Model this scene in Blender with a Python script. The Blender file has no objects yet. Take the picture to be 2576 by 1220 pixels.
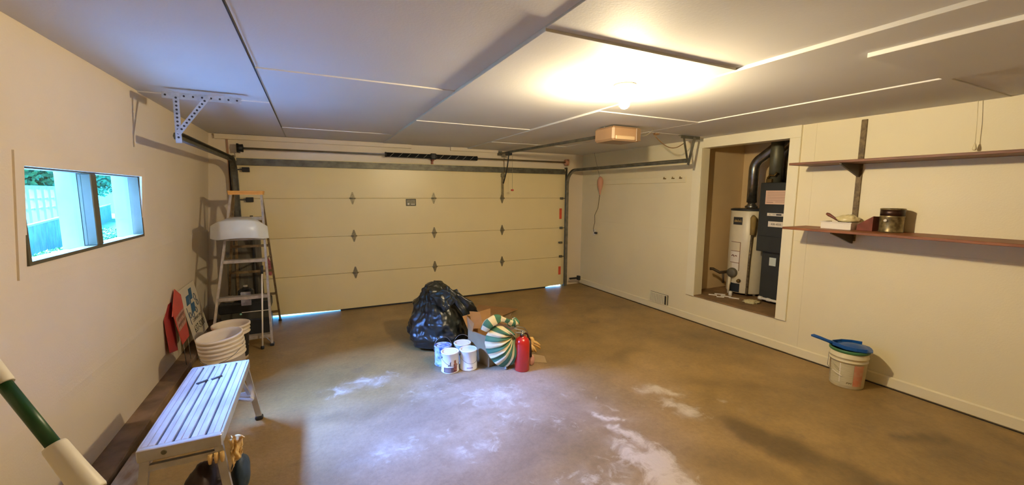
import bpy, math, random
import numpy as np
from mathutils import Vector, Matrix, noise
random.seed(7)
D = bpy.data
SC = bpy.context.scene
COL = SC.collection
R = math.radians

# ------------------------------------------------------------------ camera
CAMPOS = Vector((0.0, 0.0, 1.70))
yaw, pitch, roll = R(26.057), R(6.911), R(-0.266)
cy, sy, cp, sp = math.cos(yaw), math.sin(yaw), math.cos(pitch), math.sin(pitch)
F = Vector((sy*cp, cy*cp, -sp)); r_ = Vector((cy, -sy, 0)); d_ = F.cross(r_)
cr, sr = math.cos(roll), math.sin(roll)
right = r_*cr + d_*sr; down = -r_*sr + d_*cr
cam = D.cameras.new('camera'); camo = D.objects.new('camera', cam); COL.objects.link(camo)
M = Matrix((right, -down, -F)).transposed().to_4x4(); M.translation = CAMPOS
camo.matrix_world = M
cam.sensor_fit = 'HORIZONTAL'; cam.sensor_width = 36; cam.lens = 36*1025.92/2576
cam.clip_start = 0.02; cam.clip_end = 200
SC.camera = camo

# ------------------------------------------------------------------ daylight
DAY = (0.17, 0.50, 1.0)
w = D.worlds.new('world'); SC.world = w; w.use_nodes = True
wn = w.node_tree.nodes; wl = w.node_tree.links
bg = wn['Background']
tc = wn.new('ShaderNodeTexCoord'); sx = wn.new('ShaderNodeSeparateXYZ'); cr_ = wn.new('ShaderNodeValToRGB')
wl.new(tc.outputs['Generated'], sx.inputs[0]); wl.new(sx.outputs[2], cr_.inputs[0]); wl.new(cr_.outputs[0], bg.inputs[0])
cr_.color_ramp.elements[0].color = (0.04, 0.44, 1.0, 1); cr_.color_ramp.elements[0].position = 0.0
cr_.color_ramp.elements[1].color = (0.03, 0.34, 1.0, 1); cr_.color_ramp.elements[1].position = 0.8
bg.inputs[1].default_value = 13.0
sun = D.lights.new('sun', 'SUN'); suno = D.objects.new('sun', sun); COL.objects.link(suno)
sun.energy = 255.0; sun.color = (0.155, 0.335, 1.0); sun.angle = R(46)
sdir = Vector((1.0, -0.16, -1.10)).normalized()          # direction the rays travel
suno.rotation_euler = sdir.to_track_quat('-Z', 'Y').to_euler(); suno.location = (-6, 2, 6)
vs = SC.view_settings
SC.display_settings.display_device = 'sRGB'
vs.view_transform = 'Standard'; vs.look = 'None'; vs.exposure = 0.0; vs.gamma = 1.0; vs.use_curve_mapping = False
BULB = 2600.0

# ------------------------------------------------------------------ helpers
def srgb(r, g, b):
    f = lambda c: (c/255/12.92) if c/255 <= 0.04045 else ((c/255+0.055)/1.055)**2.4
    return (f(r), f(g), f(b))

def mat(name, col, rough=0.6, metal=0.0, var=0.0, vscale=8.0, bump=0.0, bscale=60.0, emit=None, coat=0.0, col2=None, stretch=None, spec=0.5):
    m = D.materials.new(name); m.use_nodes = True
    nt = m.node_tree; n = nt.nodes; l = nt.links; b = n['Principled BSDF']
    b.inputs['Base Color'].default_value = (*col, 1); b.inputs['Roughness'].default_value = rough
    b.inputs['Metallic'].default_value = metal; b.inputs['Specular IOR Level'].default_value = spec
    if coat: b.inputs['Coat Weight'].default_value = coat
    if emit:
        b.inputs['Emission Color'].default_value = (*emit[0], 1); b.inputs['Emission Strength'].default_value = emit[1]
    tcn = n.new('ShaderNodeTexCoord'); mp = n.new('ShaderNodeMapping'); l.new(tcn.outputs['Object'], mp.inputs[0])
    if stretch: mp.inputs['Scale'].default_value = stretch
    nz = n.new('ShaderNodeTexNoise'); nz.inputs['Scale'].default_value = vscale; nz.inputs['Detail'].default_value = 6
    l.new(mp.outputs[0], nz.inputs['Vector'])
    c2 = col2 if col2 else tuple(max(0, c*(1-var)) for c in col)
    c1 = col if col2 else tuple(min(1, c*(1+var*0.5)) for c in col)
    rp = n.new('ShaderNodeValToRGB'); rp.color_ramp.elements[0].position = 0.36; rp.color_ramp.elements[1].position = 0.64
    rp.color_ramp.elements[0].color = (*c2, 1); rp.color_ramp.elements[1].color = (*c1, 1)
    l.new(nz.outputs['Fac'], rp.inputs[0]); l.new(rp.outputs[0], b.inputs['Base Color'])
    if bump:
        nb = n.new('ShaderNodeTexNoise'); nb.inputs['Scale'].default_value = bscale; nb.inputs['Detail'].default_value = 4
        l.new(mp.outputs[0], nb.inputs['Vector'])
        bp = n.new('ShaderNodeBump'); bp.inputs['Strength'].default_value = bump; bp.inputs['Distance'].default_value = 0.01
        l.new(nb.outputs['Fac'], bp.inputs['Height']); l.new(bp.outputs[0], b.inputs['Normal'])
    return m

def glassmat(name, tint=(1, 1, 1), gl=0.06):
    m = D.materials.new(name); m.use_nodes = True; n = m.node_tree.nodes; l = m.node_tree.links
    n.remove(n['Principled BSDF']); out = n['Material Output']
    t = n.new('ShaderNodeBsdfTransparent'); t.inputs[0].default_value = (*tint, 1)
    g = n.new('ShaderNodeBsdfGlossy'); g.inputs['Roughness'].default_value = 0.02
    mx = n.new('ShaderNodeMixShader'); mx.inputs[0].default_value = gl
    l.new(t.outputs[0], mx.inputs[1]); l.new(g.outputs[0], mx.inputs[2]); l.new(mx.outputs[0], out.inputs[0])
    return m

class MB:
    def __init__(s): s.v = []; s.f = []; s.m = []; s.cur = 0; s.smooth = []; s.sm = False
    def add(s, vs, fs):
        o = len(s.v); s.v += [Vector(x) for x in vs]
        for f in fs: s.f.append([i+o for i in f]); s.m.append(s.cur); s.smooth.append(s.sm)
        return s
    def box(s, x0, x1, y0, y1, z0, z1):
        return s.add([(x0,y0,z0),(x1,y0,z0),(x1,y1,z0),(x0,y1,z0),(x0,y0,z1),(x1,y0,z1),(x1,y1,z1),(x0,y1,z1)],
                     [(0,3,2,1),(4,5,6,7),(0,1,5,4),(1,2,6,5),(2,3,7,6),(3,0,4,7)])
    def bbox(s, x0, x1, y0, y1, z0, z1, b=0.004):
        """box with chamfered edges"""
        b = min(b, (x1-x0)*.45, (y1-y0)*.45, (z1-z0)*.45); V = []
        for sxn in (0, 1):
            for syn in (0, 1):
                for szn in (0, 1):
                    X = x1 if sxn else x0; Y = y1 if syn else y0; Z = z1 if szn else z0
                    dx = -b if sxn else b; dy = -b if syn else b; dz = -b if szn else b
                    V += [(X, Y+dy, Z+dz), (X+dx, Y, Z+dz), (X+dx, Y+dy, Z)]
        I = lambda a, bb, c, k: ((a*2+bb)*2+c)*3+k
        Fc = [(I(0,0,0,0),I(0,0,1,0),I(0,1,1,0),I(0,1,0,0)),(I(1,0,0,0),I(1,1,0,0),I(1,1,1,0),I(1,0,1,0)),
              (I(0,0,0,1),I(1,0,0,1),I(1,0,1,1),I(0,0,1,1)),(I(0,1,0,1),I(0,1,1,1),I(1,1,1,1),I(1,1,0,1)),
              (I(0,0,0,2),I(0,1,0,2),I(1,1,0,2),I(1,0,0,2)),(I(0,0,1,2),I(1,0,1,2),I(1,1,1,2),I(0,1,1,2))]
        for a in (0,1):
            for c in (0,1):
                Fc.append((I(a,c,0,0),I(a,c,1,0),I(a,c,1,1),I(a,c,0,1)))
                Fc.append((I(a,0,c,0),I(a,1,c,0),I(a,1,c,2),I(a,0,c,2)))
                Fc.append((I(0,a,c,1),I(1,a,c,1),I(1,a,c,2),I(0,a,c,2)))
        for a in (0,1):
            for bb in (0,1):
                for c in (0,1): Fc.append((I(a,bb,c,0),I(a,bb,c,1),I(a,bb,c,2)))
        return s.add(V, Fc)
    def beam(s, p, q, w, h, up=(0,0,1)):
        """rectangular bar from p to q, w across, h along up"""
        p = Vector(p); q = Vector(q); d = (q-p).normalized(); u = Vector(up)
        a = d.cross(u)
        if a.length < 1e-4: a = d.cross(Vector((0,1,0)))
        a.normalize(); u = a.cross(d).normalized(); V = []
        for c in (p, q):
            for i, j in ((-1,-1),(1,-1),(1,1),(-1,1)): V.append(c + a*(i*w/2) + u*(j*h/2))
        return s.add(V, [(0,1,2,3),(7,6,5,4),(0,4,5,1),(1,5,6,2),(2,6,7,3),(3,7,4,0)])
    def tube(s, pts, rad, n=10, cap=True):
        pts = [Vector(p) for p in pts]; rs = rad if isinstance(rad, (list, tuple)) else [rad]*len(pts)
        V = []; u = None
        for i, p in enumerate(pts):
            d = (pts[min(i+1, len(pts)-1)] - pts[max(i-1, 0)]).normalized()
            if u is None:
                u = d.cross(Vector((0,0,1)))
                if u.length < 1e-3: u = d.cross(Vector((1,0,0)))
            u = (u - d*u.dot(d)).normalized(); v = d.cross(u)
            for k in range(n):
                a = 2*math.pi*k/n; V.append(p + u*(math.cos(a)*rs[i]) + v*(math.sin(a)*rs[i]))
        Fc = []
        for i in range(len(pts)-1):
            for k in range(n):
                k2 = (k+1) % n; Fc.append((i*n+k, i*n+k2, (i+1)*n+k2, (i+1)*n+k))
        osm = s.sm; s.sm = True; base = len(s.v); s.add(V, Fc); s.sm = osm
        if cap:
            for st in (0, (len(pts)-1)*n):
                s.f.append([base+st+k for k in range(n)]); s.m.append(s.cur); s.smooth.append(False)
        return s
    def lathe(s, c, prof, n=24, axis=(0,0,1), smooth=True, seg=None):
        """prof: (radius, height) along axis from c"""
        ax = Vector(axis).normalized(); a = ax.cross(Vector((0,1,0)))
        if a.length < 1e-3: a = ax.cross(Vector((1,0,0)))
        a.normalize(); b = ax.cross(a); c = Vector(c); V = []; Fc = []
        for (r, h) in prof:
            for k in range(n):
                t = 2*math.pi*k/n; V.append(c + ax*h + a*(r*math.cos(t)) + b*(r*math.sin(t)))
        for i in range(len(prof)-1):
            for k in range(n):
                k2 = (k+1) % n; Fc.append((i*n+k, i*n+k2, (i+1)*n+k2, (i+1)*n+k))
        osm = s.sm; s.sm = smooth; base = len(s.v); s.add(V, Fc); s.sm = osm
        for st in (0, len(prof)-1):
            if prof[st][0] > 1e-4:
                s.f.append([base+st*n+k for k in range(n)]); s.m.append(s.cur); s.smooth.append(False)
        return s
    def prism(s, poly, vec):
        n = len(poly); vec = Vector(vec); P = [Vector(p) for p in poly]
        return s.add(P + [p+vec for p in P], [tuple(range(n))[::-1], tuple(range(n, 2*n))] + [(i, (i+1) % n, n+(i+1) % n, n+i) for i in range(n)])
    def text(s, body, size, O, U, V, ext=0.0006, align='CENTER'):
        """flat lettering: O origin, U along the line, V up"""
        cu = D.curves.new('t', 'FONT'); cu.body = body; cu.size = size; cu.align_x = align; cu.resolution_u = 2; cu.extrude = ext
        o = D.objects.new('t', cu); COL.objects.link(o)
        dg = bpy.context.evaluated_depsgraph_get(); me = D.meshes.new_from_object(o.evaluated_get(dg))
        U = Vector(U).normalized(); V = Vector(V).normalized(); W = U.cross(V); O = Vector(O)
        s.add([O + U*v.co.x + V*v.co.y + W*v.co.z for v in me.vertices], [tuple(p.vertices) for p in me.polygons])
        D.objects.remove(o); D.curves.remove(cu); D.meshes.remove(me)
        return s
    def bounds(s):
        xs = [v.x for v in s.v]; ys = [v.y for v in s.v]; zs = [v.z for v in s.v]
        return Vector(((min(xs)+max(xs))/2, (min(ys)+max(ys))/2, min(zs)))
    def build(s, name, mats, parent=None, fix=True):
        org = Vector((0,0,0))
        if parent is not None:
            p = parent
            while p is not None: org = org + p.location; p = p.parent
        else: org = s.bounds()
        me = D.meshes.new(name); me.from_pydata([tuple(v-org) for v in s.v], [], s.f)
        for mm in (mats if isinstance(mats, (list, tuple)) else [mats]): me.materials.append(mm)
        me.polygons.foreach_set('material_index', s.m); me.polygons.foreach_set('use_smooth', s.smooth)
        me.update()
        if fix:
            import bmesh
            bm = bmesh.new(); bm.from_mesh(me); bmesh.ops.recalc_face_normals(bm, faces=bm.faces); bm.to_mesh(me); bm.free()
        o = D.objects.new(name, me); COL.objects.link(o)
        if parent is not None: o.parent = parent
        else: o.location = org
        return o

def thing(name, loc, label, cat, group=None):
    o = D.objects.new(name, None); COL.objects.link(o); o.location = loc; o.empty_display_size = 0.05
    return tag(o, label, cat, group)
def tag(o, label, cat, group=None):
    o['label'] = label; o['category'] = cat
    if group: o['group'] = group
    return o
def structure(o, label=None):
    o['kind'] = 'structure'
    if label: o['label'] = label
    return o
def copy_tree(o, parent=None):
    c = o.copy(); COL.objects.link(c); c.parent = parent
    for ch in list(o.children): copy_tree(ch, c)
    return c
def arc(fn, a, b, n): return [fn(a+(b-a)*i/n) for i in range(n+1)]
def smooth01(t): t = max(0.0, min(1.0, t)); return t*t*(3-2*t)

# ------------------------------------------------------------------ materials
m_wall = mat('wall_paint', srgb(228, 214, 188), 0.55, var=0.035, vscale=1.6, bump=0.10, bscale=90)
m_wallr = mat('wall_paint_right', srgb(232, 221, 184), 0.55, var=0.035, vscale=1.4, bump=0.10, bscale=90)
m_trim = mat('trim_paint', srgb(236, 228, 196), 0.4, var=0.03, vscale=3, bump=0.05)
m_ceil = mat('ceiling_paint', srgb(212, 210, 204), 0.7, var=0.03, vscale=1.3, bump=0.06, bscale=80)
m_door = mat('door_paint', srgb(236, 218, 164), 0.34, var=0.02, vscale=2, bump=0.05, bscale=160)
m_seal = mat('rubber', (0.02, 0.02, 0.022), 0.7, var=0.2)
m_galv = mat('galvanised_steel', srgb(140, 138, 128), 0.42, 0.75, var=0.25, vscale=14)
m_galvd = mat('dull_steel', srgb(110, 108, 96), 0.5, 0.6, var=0.3, vscale=12)
m_shaft = mat('shaft_steel', srgb(150, 138, 112), 0.4, 0.8, var=0.2)
m_hinge = mat('hinge_steel', srgb(150, 142, 116), 0.42, 0.7, var=0.3, vscale=30)
m_black = mat('black_plastic', (0.02, 0.022, 0.024), 0.45, var=0.3)
m_spring = mat('spring_black', (0.016, 0.017, 0.018), 0.5, 0.3, var=0.3)
m_white = mat('white_plastic', srgb(232, 226, 212), 0.45, var=0.04, vscale=6)
m_bucket = mat('bucket_plastic', srgb(238, 222, 196), 0.5, var=0.06, vscale=5)
m_alu = mat('aluminium', srgb(200, 198, 194), 0.38, 0.55, var=0.12, vscale=10, bump=0.05)
m_aluw = mat('aluminium_worn', srgb(205, 203, 204), 0.36, 0.45, var=0.22, vscale=16, stretch=(1, .25, 1), bump=0.08)
m_wood = mat('shelf_wood', srgb(150, 92, 50), 0.5, col2=srgb(118, 68, 36), vscale=7, stretch=(5, .6, 5), bump=0.05)
m_woodd = mat('shelf_wood_dark', srgb(128, 84, 60), 0.55, col2=srgb(100, 62, 44), vscale=7, stretch=(5, .6, 5))
m_std = mat('standard_wood', srgb(124, 104, 66), 0.6, col2=srgb(86, 70, 42), vscale=40)
m_card = mat('cardboard', srgb(168, 126, 78), 0.8, var=0.08, vscale=9)
m_cardg = mat('cardboard_outer', srgb(158, 134, 98), 0.8, var=0.08, vscale=9)
m_red = mat('red_enamel', srgb(196, 34, 26), 0.28, var=0.06, coat=0.5)
m_redp = mat('red_plastic', srgb(206, 84, 70), 0.5, var=0.08)
m_orange = mat('orange_plastic', srgb(236, 172, 84), 0.5, var=0.08)
m_green = mat('dark_green', srgb(24, 74, 34), 0.4, var=0.15)
m_blue = mat('blue_plastic', srgb(20, 80, 150), 0.35, var=0.15, vscale=12)
m_pink = mat('pink_plastic', srgb(206, 150, 120), 0.5, var=0.06)
m_tan = mat('tan_leather', srgb(216, 180, 116), 0.75, var=0.12, vscale=14, bump=0.2)
m_tank = mat('tank_enamel', srgb(218, 206, 172), 0.35, var=0.04)
m_furn = mat('furnace_enamel', srgb(44, 46, 42), 0.5, var=0.15, vscale=6)
m_paper = mat('paper_label', srgb(232, 222, 204), 0.6, var=0.04)
m_ink = mat('ink', (0.03, 0.03, 0.03), 0.6)
m_inkr = mat('ink_red', srgb(180, 60, 40), 0.6)
m_inkb = mat('ink_blue', srgb(60, 104, 140), 0.6)
m_duct = mat('duct_metal', srgb(150, 148, 140), 0.28, 0.9, var=0.2, vscale=20, bump=0.15, bscale=30)
m_brass = mat('old_brass', srgb(120, 96, 52), 0.45, 0.7, var=0.3)
m_closet = mat('closet_paint', srgb(222, 196, 148), 0.6, var=0.05, vscale=2)
m_closf = mat('closet_floor_wood', srgb(138, 108, 70), 0.7, var=0.3, vscale=6)
m_conc = mat('curb_concrete', srgb(150, 122, 92), 0.75, col2=srgb(108, 86, 62), vscale=5, bump=0.2)
m_rope = mat('cord', srgb(150, 140, 110), 0.7)
m_porc = mat('porcelain', srgb(240, 236, 226), 0.3)
m_glass = glassmat('window_glass', (0.97, 0.99, 1.0), 0.05)
m_jamb = mat('window_jamb', srgb(84, 78, 54), 0.5, var=0.1, vscale=9)
m_bulb = D.materials.new('bulb_glow'); m_bulb.use_nodes = True
_b = m_bulb.node_tree.nodes['Principled BSDF']; _b.inputs['Base Color'].default_value = (1, .9, .7, 1)
_b.inputs['Emission Color'].default_value = (1.0, 0.80, 0.50, 1); _b.inputs['Emission Strength'].default_value = BULB

# ------------------------------------------------------------------ floor
XR, XRW, YF, YB, ZC = 4.51, 4.53, 6.30, -1.3, 2.42
def xl(z): return -1.11 - (2.42-z)*0.068
WH = [(.12,3.64,.22,.12,0,.5),(.39,3.72,.3,.14,0,.5),(.9,3.35,.45,.25,.3,.35),(1.3,3.0,.35,.22,-.3,.5),(1.33,2.55,.4,.2,-.4,.4),(.93,2.42,.3,.16,.4,.5),
      (.45,2.62,.35,.15,0,.45),(2.65,2.47,.22,.10,-.9,.75),(2.56,2.16,.18,.09,-1.1,.85),(1.96,2.31,.16,.05,-.8,.9),(1.9,2.0,.22,.06,-1.3,.9),(1.84,1.72,.3,.12,-1.3,1.0),
      (1.5,1.75,.35,.2,-.5,.5),(1.55,2.35,.2,.1,-.5,.35),(1.2,1.9,.3,.2,0,.3),(3.2,3.6,.5,.2,.2,.12),(3.0,2.0,.25,.06,-.6,.3),(2.1,2.5,.5,.3,-.5,.25),(1.75,2.9,.5,.3,-.2,.22)]
DK = [(2.80,1.55,.42,.17,-1.4,.95),(2.86,1.15,.35,.17,-1.3,.85),(2.28,1.55,.3,.12,-.9,.55),(2.79,1.85,.35,.12,-.9,.4),(2.88,3.25,.35,.14,.2,.5),(.2,3.2,.3,.12,.1,.4),
      (3.57,4.74,.25,.12,.2,.5),(4.06,4.74,.22,.1,0,.45),(3.07,2.44,.25,.1,-.5,.4),(3.85,1.1,.14,.07,0,.55),(3.7,.95,.18,.08,0,.35),(.69,4.74,.3,.15,0,.35),(3.42,2.19,.2,.1,-.6,.45),
      (.05,2.55,.35,.2,0,.35),(.7,2.95,.35,.12,.2,.35),(4.1,1.55,.3,.1,.6,.3),(1.17,2.1,.25,.1,0,.3),(-.2,5.2,.7,.3,.4,.3),(2.2,3.4,.3,.08,-.3,.3),(1.15,3.42,.14,.04,-.3,.5),(4.3,.8,.3,.1,1.2,.4)]
def blobs(L, x, y):
    t = 0.0
    for (bx, by, rx, ry, a, s) in L:
        dx, dy = x-bx, y-by
        if abs(dx) > 1.3 or abs(dy) > 1.3: continue
        u = (dx*math.cos(a)+dy*math.sin(a))/rx; v = (-dx*math.sin(a)+dy*math.cos(a))/ry
        q = u*u+v*v
        if q < 9: t = max(t, s*math.exp(-q*0.7))
    return t
st_ = 0.028
nx = int((XRW+0.35+1.35)/st_); ny = int((YF+0.4-YB)/st_)
X0, Y0 = -1.35, YB
V = []; C = []; FL = []
for j in range(ny+1):
    y = Y0 + j*st_
    for i in range(nx+1):
        x = X0 + i*st_
        V.append((x, y, 0.0))
        n1 = noise.fractal(Vector((x*0.9, y*0.9, 3.1)), 0.9, 2.1, 5)
        n2 = noise.fractal(Vector((x*3.2+7, y*3.2, 1.7)), 0.8, 2.1, 4)
        n3 = noise.fractal(Vector((x*7.0, y*7.0+5, 9.0)), 0.7, 2.1, 3)
        wv = blobs(WH, x+n2*0.10, y+n2*0.10); dk = blobs(DK, x+n2*0.12, y-n2*0.12)
        wm = smooth01((wv*(0.85+0.7*n3+0.3*n2)+0.05*n1-0.08)*1.5)
        dm = smooth01(dk*(1.0+0.35*n2)*1.1)
        g = 0.84+0.26*n1+0.13*n2+0.06*n3
        base = Vector((0.385, 0.245, 0.085))*g
        # middle is greyer concrete plus lavender window light put in the colour; edges browner
        gm = smooth01(1.25 - math.hypot((x-1.1)/1.7, (y-2.5)/1.5) + 0.35*n1)
        base = base.lerp(Vector((0.29, 0.215, 0.175))*g, gm*0.75)
        c = base.lerp(Vector((0.50, 0.43, 0.37)), wm*0.45)
        c = c*(1-0.62*dm)
        if abs(x) < 9: pass
        FL.append(wv)
        C += [max(0, c.x), max(0, c.y), max(0, c.z), 1.0]
Fc = []
for j in range(ny):
    for i in range(nx):
        a = j*(nx+1)+i; Fc.append((a, a+1, a+nx+2, a+nx+1))
me = D.meshes.new('floor'); me.from_pydata(V, [], Fc)
ca = me.color_attributes.new('stain_and_light', 'FLOAT_COLOR', 'POINT'); ca.data.foreach_set('color', C)
fa_ = me.attributes.new('flake', 'FLOAT', 'POINT'); fa_.data.foreach_set('value', FL)
m_floor = mat('garage_concrete', (0.3, 0.25, 0.18), 0.5, bump=0.25, bscale=40)
nt = m_floor.node_tree; b = nt.nodes['Principled BSDF']
at = nt.nodes.new('ShaderNodeAttribute'); at.attribute_name = 'stain_and_light'
nz = nt.nodes.new('ShaderNodeTexNoise'); nz.inputs['Scale'].default_value = 28; nz.inputs['Detail'].default_value = 8; nz.inputs['Roughness'].default_value = 0.7
mr = nt.nodes.new('ShaderNodeMapRange'); mr.inputs[1].default_value = 0.3; mr.inputs[2].default_value = 0.7; mr.inputs[3].default_value = 0.84; mr.inputs[4].default_value = 1.12
mx = nt.nodes.new('ShaderNodeVectorMath'); mx.operation = 'SCALE'
nt.links.new(nz.outputs['Fac'], mr.inputs[0]); nt.links.new(at.outputs['Color'], mx.inputs[0]); nt.links.new(mr.outputs[0], mx.inputs['Scale'])
def _n(t, **k):
    q = nt.nodes.new(t)
    for a, v in k.items(): setattr(q, a, v)
    return q
tcf = _n('ShaderNodeTexCoord')
fl = _n('ShaderNodeAttribute', attribute_name='flake')
n1_ = _n('ShaderNodeTexNoise'); n1_.inputs['Scale'].default_value = 7; n1_.inputs['Detail'].default_value = 12; n1_.inputs['Roughness'].default_value = .72; n1_.inputs['Distortion'].default_value = .6
nt.links.new(tcf.outputs['Object'], n1_.inputs['Vector']); nt.links.new(tcf.outputs['Object'], nz.inputs['Vector'])
ad = _n('ShaderNodeMath', operation='MULTIPLY_ADD'); nt.links.new(n1_.outputs['Fac'], ad.inputs[0]); ad.inputs[1].default_value = 2.2; nt.links.new(fl.outputs['Fac'], ad.inputs[2])
m1_ = _n('ShaderNodeMapRange'); m1_.inputs[1].default_value = 1.52; m1_.inputs[2].default_value = 1.95; m1_.inputs[3].default_value = 0; m1_.inputs[4].default_value = .8; nt.links.new(ad.outputs[0], m1_.inputs[0])
mixw = _n('ShaderNodeMix', data_type='RGBA'); nt.links.new(m1_.outputs[0], mixw.inputs[0]); nt.links.new(mx.outputs[0], mixw.inputs[6]); mixw.inputs[7].default_value = (.60, .53, .45, 1)
n2_ = _n('ShaderNodeTexNoise'); n2_.inputs['Scale'].default_value = 3.1; n2_.inputs['Detail'].default_value = 10; n2_.inputs['Roughness'].default_value = .66
mpf = _n('ShaderNodeMapping'); mpf.inputs['Location'].default_value = (3.3, 8.1, 0); nt.links.new(tcf.outputs['Object'], mpf.inputs[0]); nt.links.new(mpf.outputs[0], n2_.inputs['Vector'])
m2_ = _n('ShaderNodeMapRange'); m2_.inputs[1].default_value = .58; m2_.inputs[2].default_value = .72; m2_.inputs[3].default_value = 0; m2_.inputs[4].default_value = .55; nt.links.new(n2_.outputs['Fac'], m2_.inputs[0])
mixd = _n('ShaderNodeMix', data_type='RGBA'); nt.links.new(m2_.outputs[0], mixd.inputs[0]); nt.links.new(mixw.outputs[2], mixd.inputs[6]); mixd.inputs[7].default_value = (.13, .09, .055, 1)
nt.links.new(mixd.outputs[2], b.inputs['Base Color'])
b.inputs['Roughness'].default_value = 0.48
me.materials.append(m_floor)
fo = D.objects.new('floor', me); COL.objects.link(fo); structure(fo, 'stained brown concrete garage floor with pale patches')
mb = MB(); mb.box(-1.5, XRW+.35, YB-.15, YF+.35, -.14, -.004); structure(mb.build('floor_slab', m_conc))

# ------------------------------------------------------------------ left wall (leans slightly) with window opening
WY0, WY1, WZ0, WZ1 = 2.60, 4.03, 1.36, 1.82
def lwbox(mb, y0, y1, z0, z1, t=0.13):
    mb.add([(xl(z0)-t,y0,z0),(xl(z0),y0,z0),(xl(z0),y1,z0),(xl(z0)-t,y1,z0),(xl(z1)-t,y0,z1),(xl(z1),y0,z1),(xl(z1),y1,z1),(xl(z1)-t,y1,z1)],
           [(0,3,2,1),(4,5,6,7),(0,1,5,4),(1,2,6,5),(2,3,7,6),(3,0,4,7)])
mb = MB()
lwbox(mb, YB-.1, WY0, 0, 2.6); lwbox(mb, WY1, YF+.12, 0, 2.6); lwbox(mb, WY0, WY1, 0, WZ0); lwbox(mb, WY0, WY1, WZ1, 2.6)
wallL = structure(mb.build('wall_left', m_wall), 'off-white painted wall with a small two-pane window')
# taped drywall joints stand very slightly proud of the paint
for zj in (1.235, 0.62):
    mb = MB(); n = 6
    for k in range(n):
        pass
    mb.add([(xl(zj-.05)+.0002, YB, zj-.05), (xl(zj)+.0022, YB, zj), (xl(zj+.05)+.0002, YB, zj+.05),
            (xl(zj-.05)+.0002, YF-.0, zj-.05), (xl(zj)+.0022, YF-.0, zj), (xl(zj+.05)+.0002, YF-.0, zj+.05)], [(0,3,4,1),(1,4,5,2)])
    mb.build('wall_joint', m_wall, wallL, fix=False)
# concrete ledge along the wall foot
mb = MB(); mb.bbox(-1.30, -1.13, YB, YF, 0.0, 0.06, .008)
structure(mb.build('baseboard_left', m_conc), 'low stained concrete ledge at the foot of the left wall')
# window
wx = xl(1.59)
win = D.objects.new('window_1', None); COL.objects.link(win); win.location = (wx-.04, 3.31, WZ0); structure(win, 'two-pane window glowing with cyan daylight')
mb = MB()
cw = .055
for (y0, y1, z0, z1) in ((WY0-cw, WY0+.01, WZ0-cw, WZ1+cw), (WY1-.01, WY1+cw, WZ0-cw, WZ1+cw), (WY0+.01, WY1-.01, WZ1-.01, WZ1+cw), (WY0+.01, WY1-.01, WZ0-cw, WZ0+.01)):
    mb.add([(xl(z0)-.005,y0,z0),(xl(z0)+.008,y0,z0),(xl(z0)+.008,y1,z0),(xl(z0)-.005,y1,z0),(xl(z1)-.005,y0,z1),(xl(z1)+.008,y0,z1),(xl(z1)+.008,y1,z1),(xl(z1)-.005,y1,z1)],
           [(0,3,2,1),(4,5,6,7),(0,1,5,4),(1,2,6,5),(2,3,7,6),(3,0,4,7)])
mb.build('casing', m_wall, win)
mb = MB()
for (y0, y1, z0, z1) in ((WY0, WY0+.022, WZ0, WZ1), (WY1-.022, WY1, WZ0, WZ1), (WY0+.022, WY1-.022, WZ1-.018, WZ1), (WY0+.022, WY1-.022, WZ0, WZ0+.018)):
    mb.box(wx-.055, wx+.002, y0, y1, z0, z1)
mb.build('window_frame', m_jamb, win)
mb = MB(); mb.bbox(wx-.055, wx+.006, 3.262, 3.335, WZ0+.018, WZ1-.018, .004); mb.build('mullion', m_jamb, win)
for (a, b_) in ((WY0+.02, 3.262), (3.335, WY1-.02)):
    mb = MB(); mb.box(wx-.040, wx-.036, a, b_, WZ0+.015, WZ1-.015); mb.build('pane', m_glass, win)
# outer white reveal boards
m_outw = mat('outside_white', srgb(190, 190, 184), 0.5, var=0.02)
mb = MB()
for y0 in (3.262, WY1-.022): mb.box(wx-.150, wx-.056, y0, y0+.03, WZ0-.03, WZ1+.05)
mb.box(wx-.14, wx-.056, WY0-.03, WY0-.002, WZ0-.03, WZ1+.05)
mb.build('outer_reveal', mat('reveal_paint', srgb(112, 116, 112), 0.6, var=0.05), win)

# ------------------------------------------------------------------ front wall, door opening x -.82..4.10, z 0..2.15
mb = MB()
mb.box(-1.45, -.80, YF, YF+.14, 0, 2.6); mb.box(4.08, 4.9, YF, YF+.14, 0, 2.6); mb.box(-.80, 4.08, YF, YF+.14, 2.12, 2.6)
structure(mb.build('wall_front', m_wall), 'off-white wall around and above the garage door')
for k, (a, b_) in enumerate(((-1.05, 1.38), (1.99, 2.80))):
    mb = MB(); mb.bbox(a, b_, YF-.045, YF-.001, 2.355, 2.418, .004)
    structure(mb.build('trim_%d' % (k+1), m_wall), 'white board along the top of the front wall')
mb = MB(); mb.box(-.935, -.915, YF-.012, YF-.001, .02, 2.418); structure(mb.build('trim_3', mat('seam_tan', srgb(170, 128, 98), 0.7)), 'narrow vertical seam strip left of the garage door')

mb = MB(); mb.box(-.846, 4.108, 6.282, YF-.0005, 2.085, 2.19); mb.box(-.846, -.79, 6.282, YF-.0005, 0, 2.085); mb.box(4.07, 4.108, 6.282, YF-.0005, 0, 2.085)  # added behind the door to block daylight leaking round its edges
structure(mb.build('trim_8', m_wall), 'added strip around the garage door opening that seals out daylight')
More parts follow.
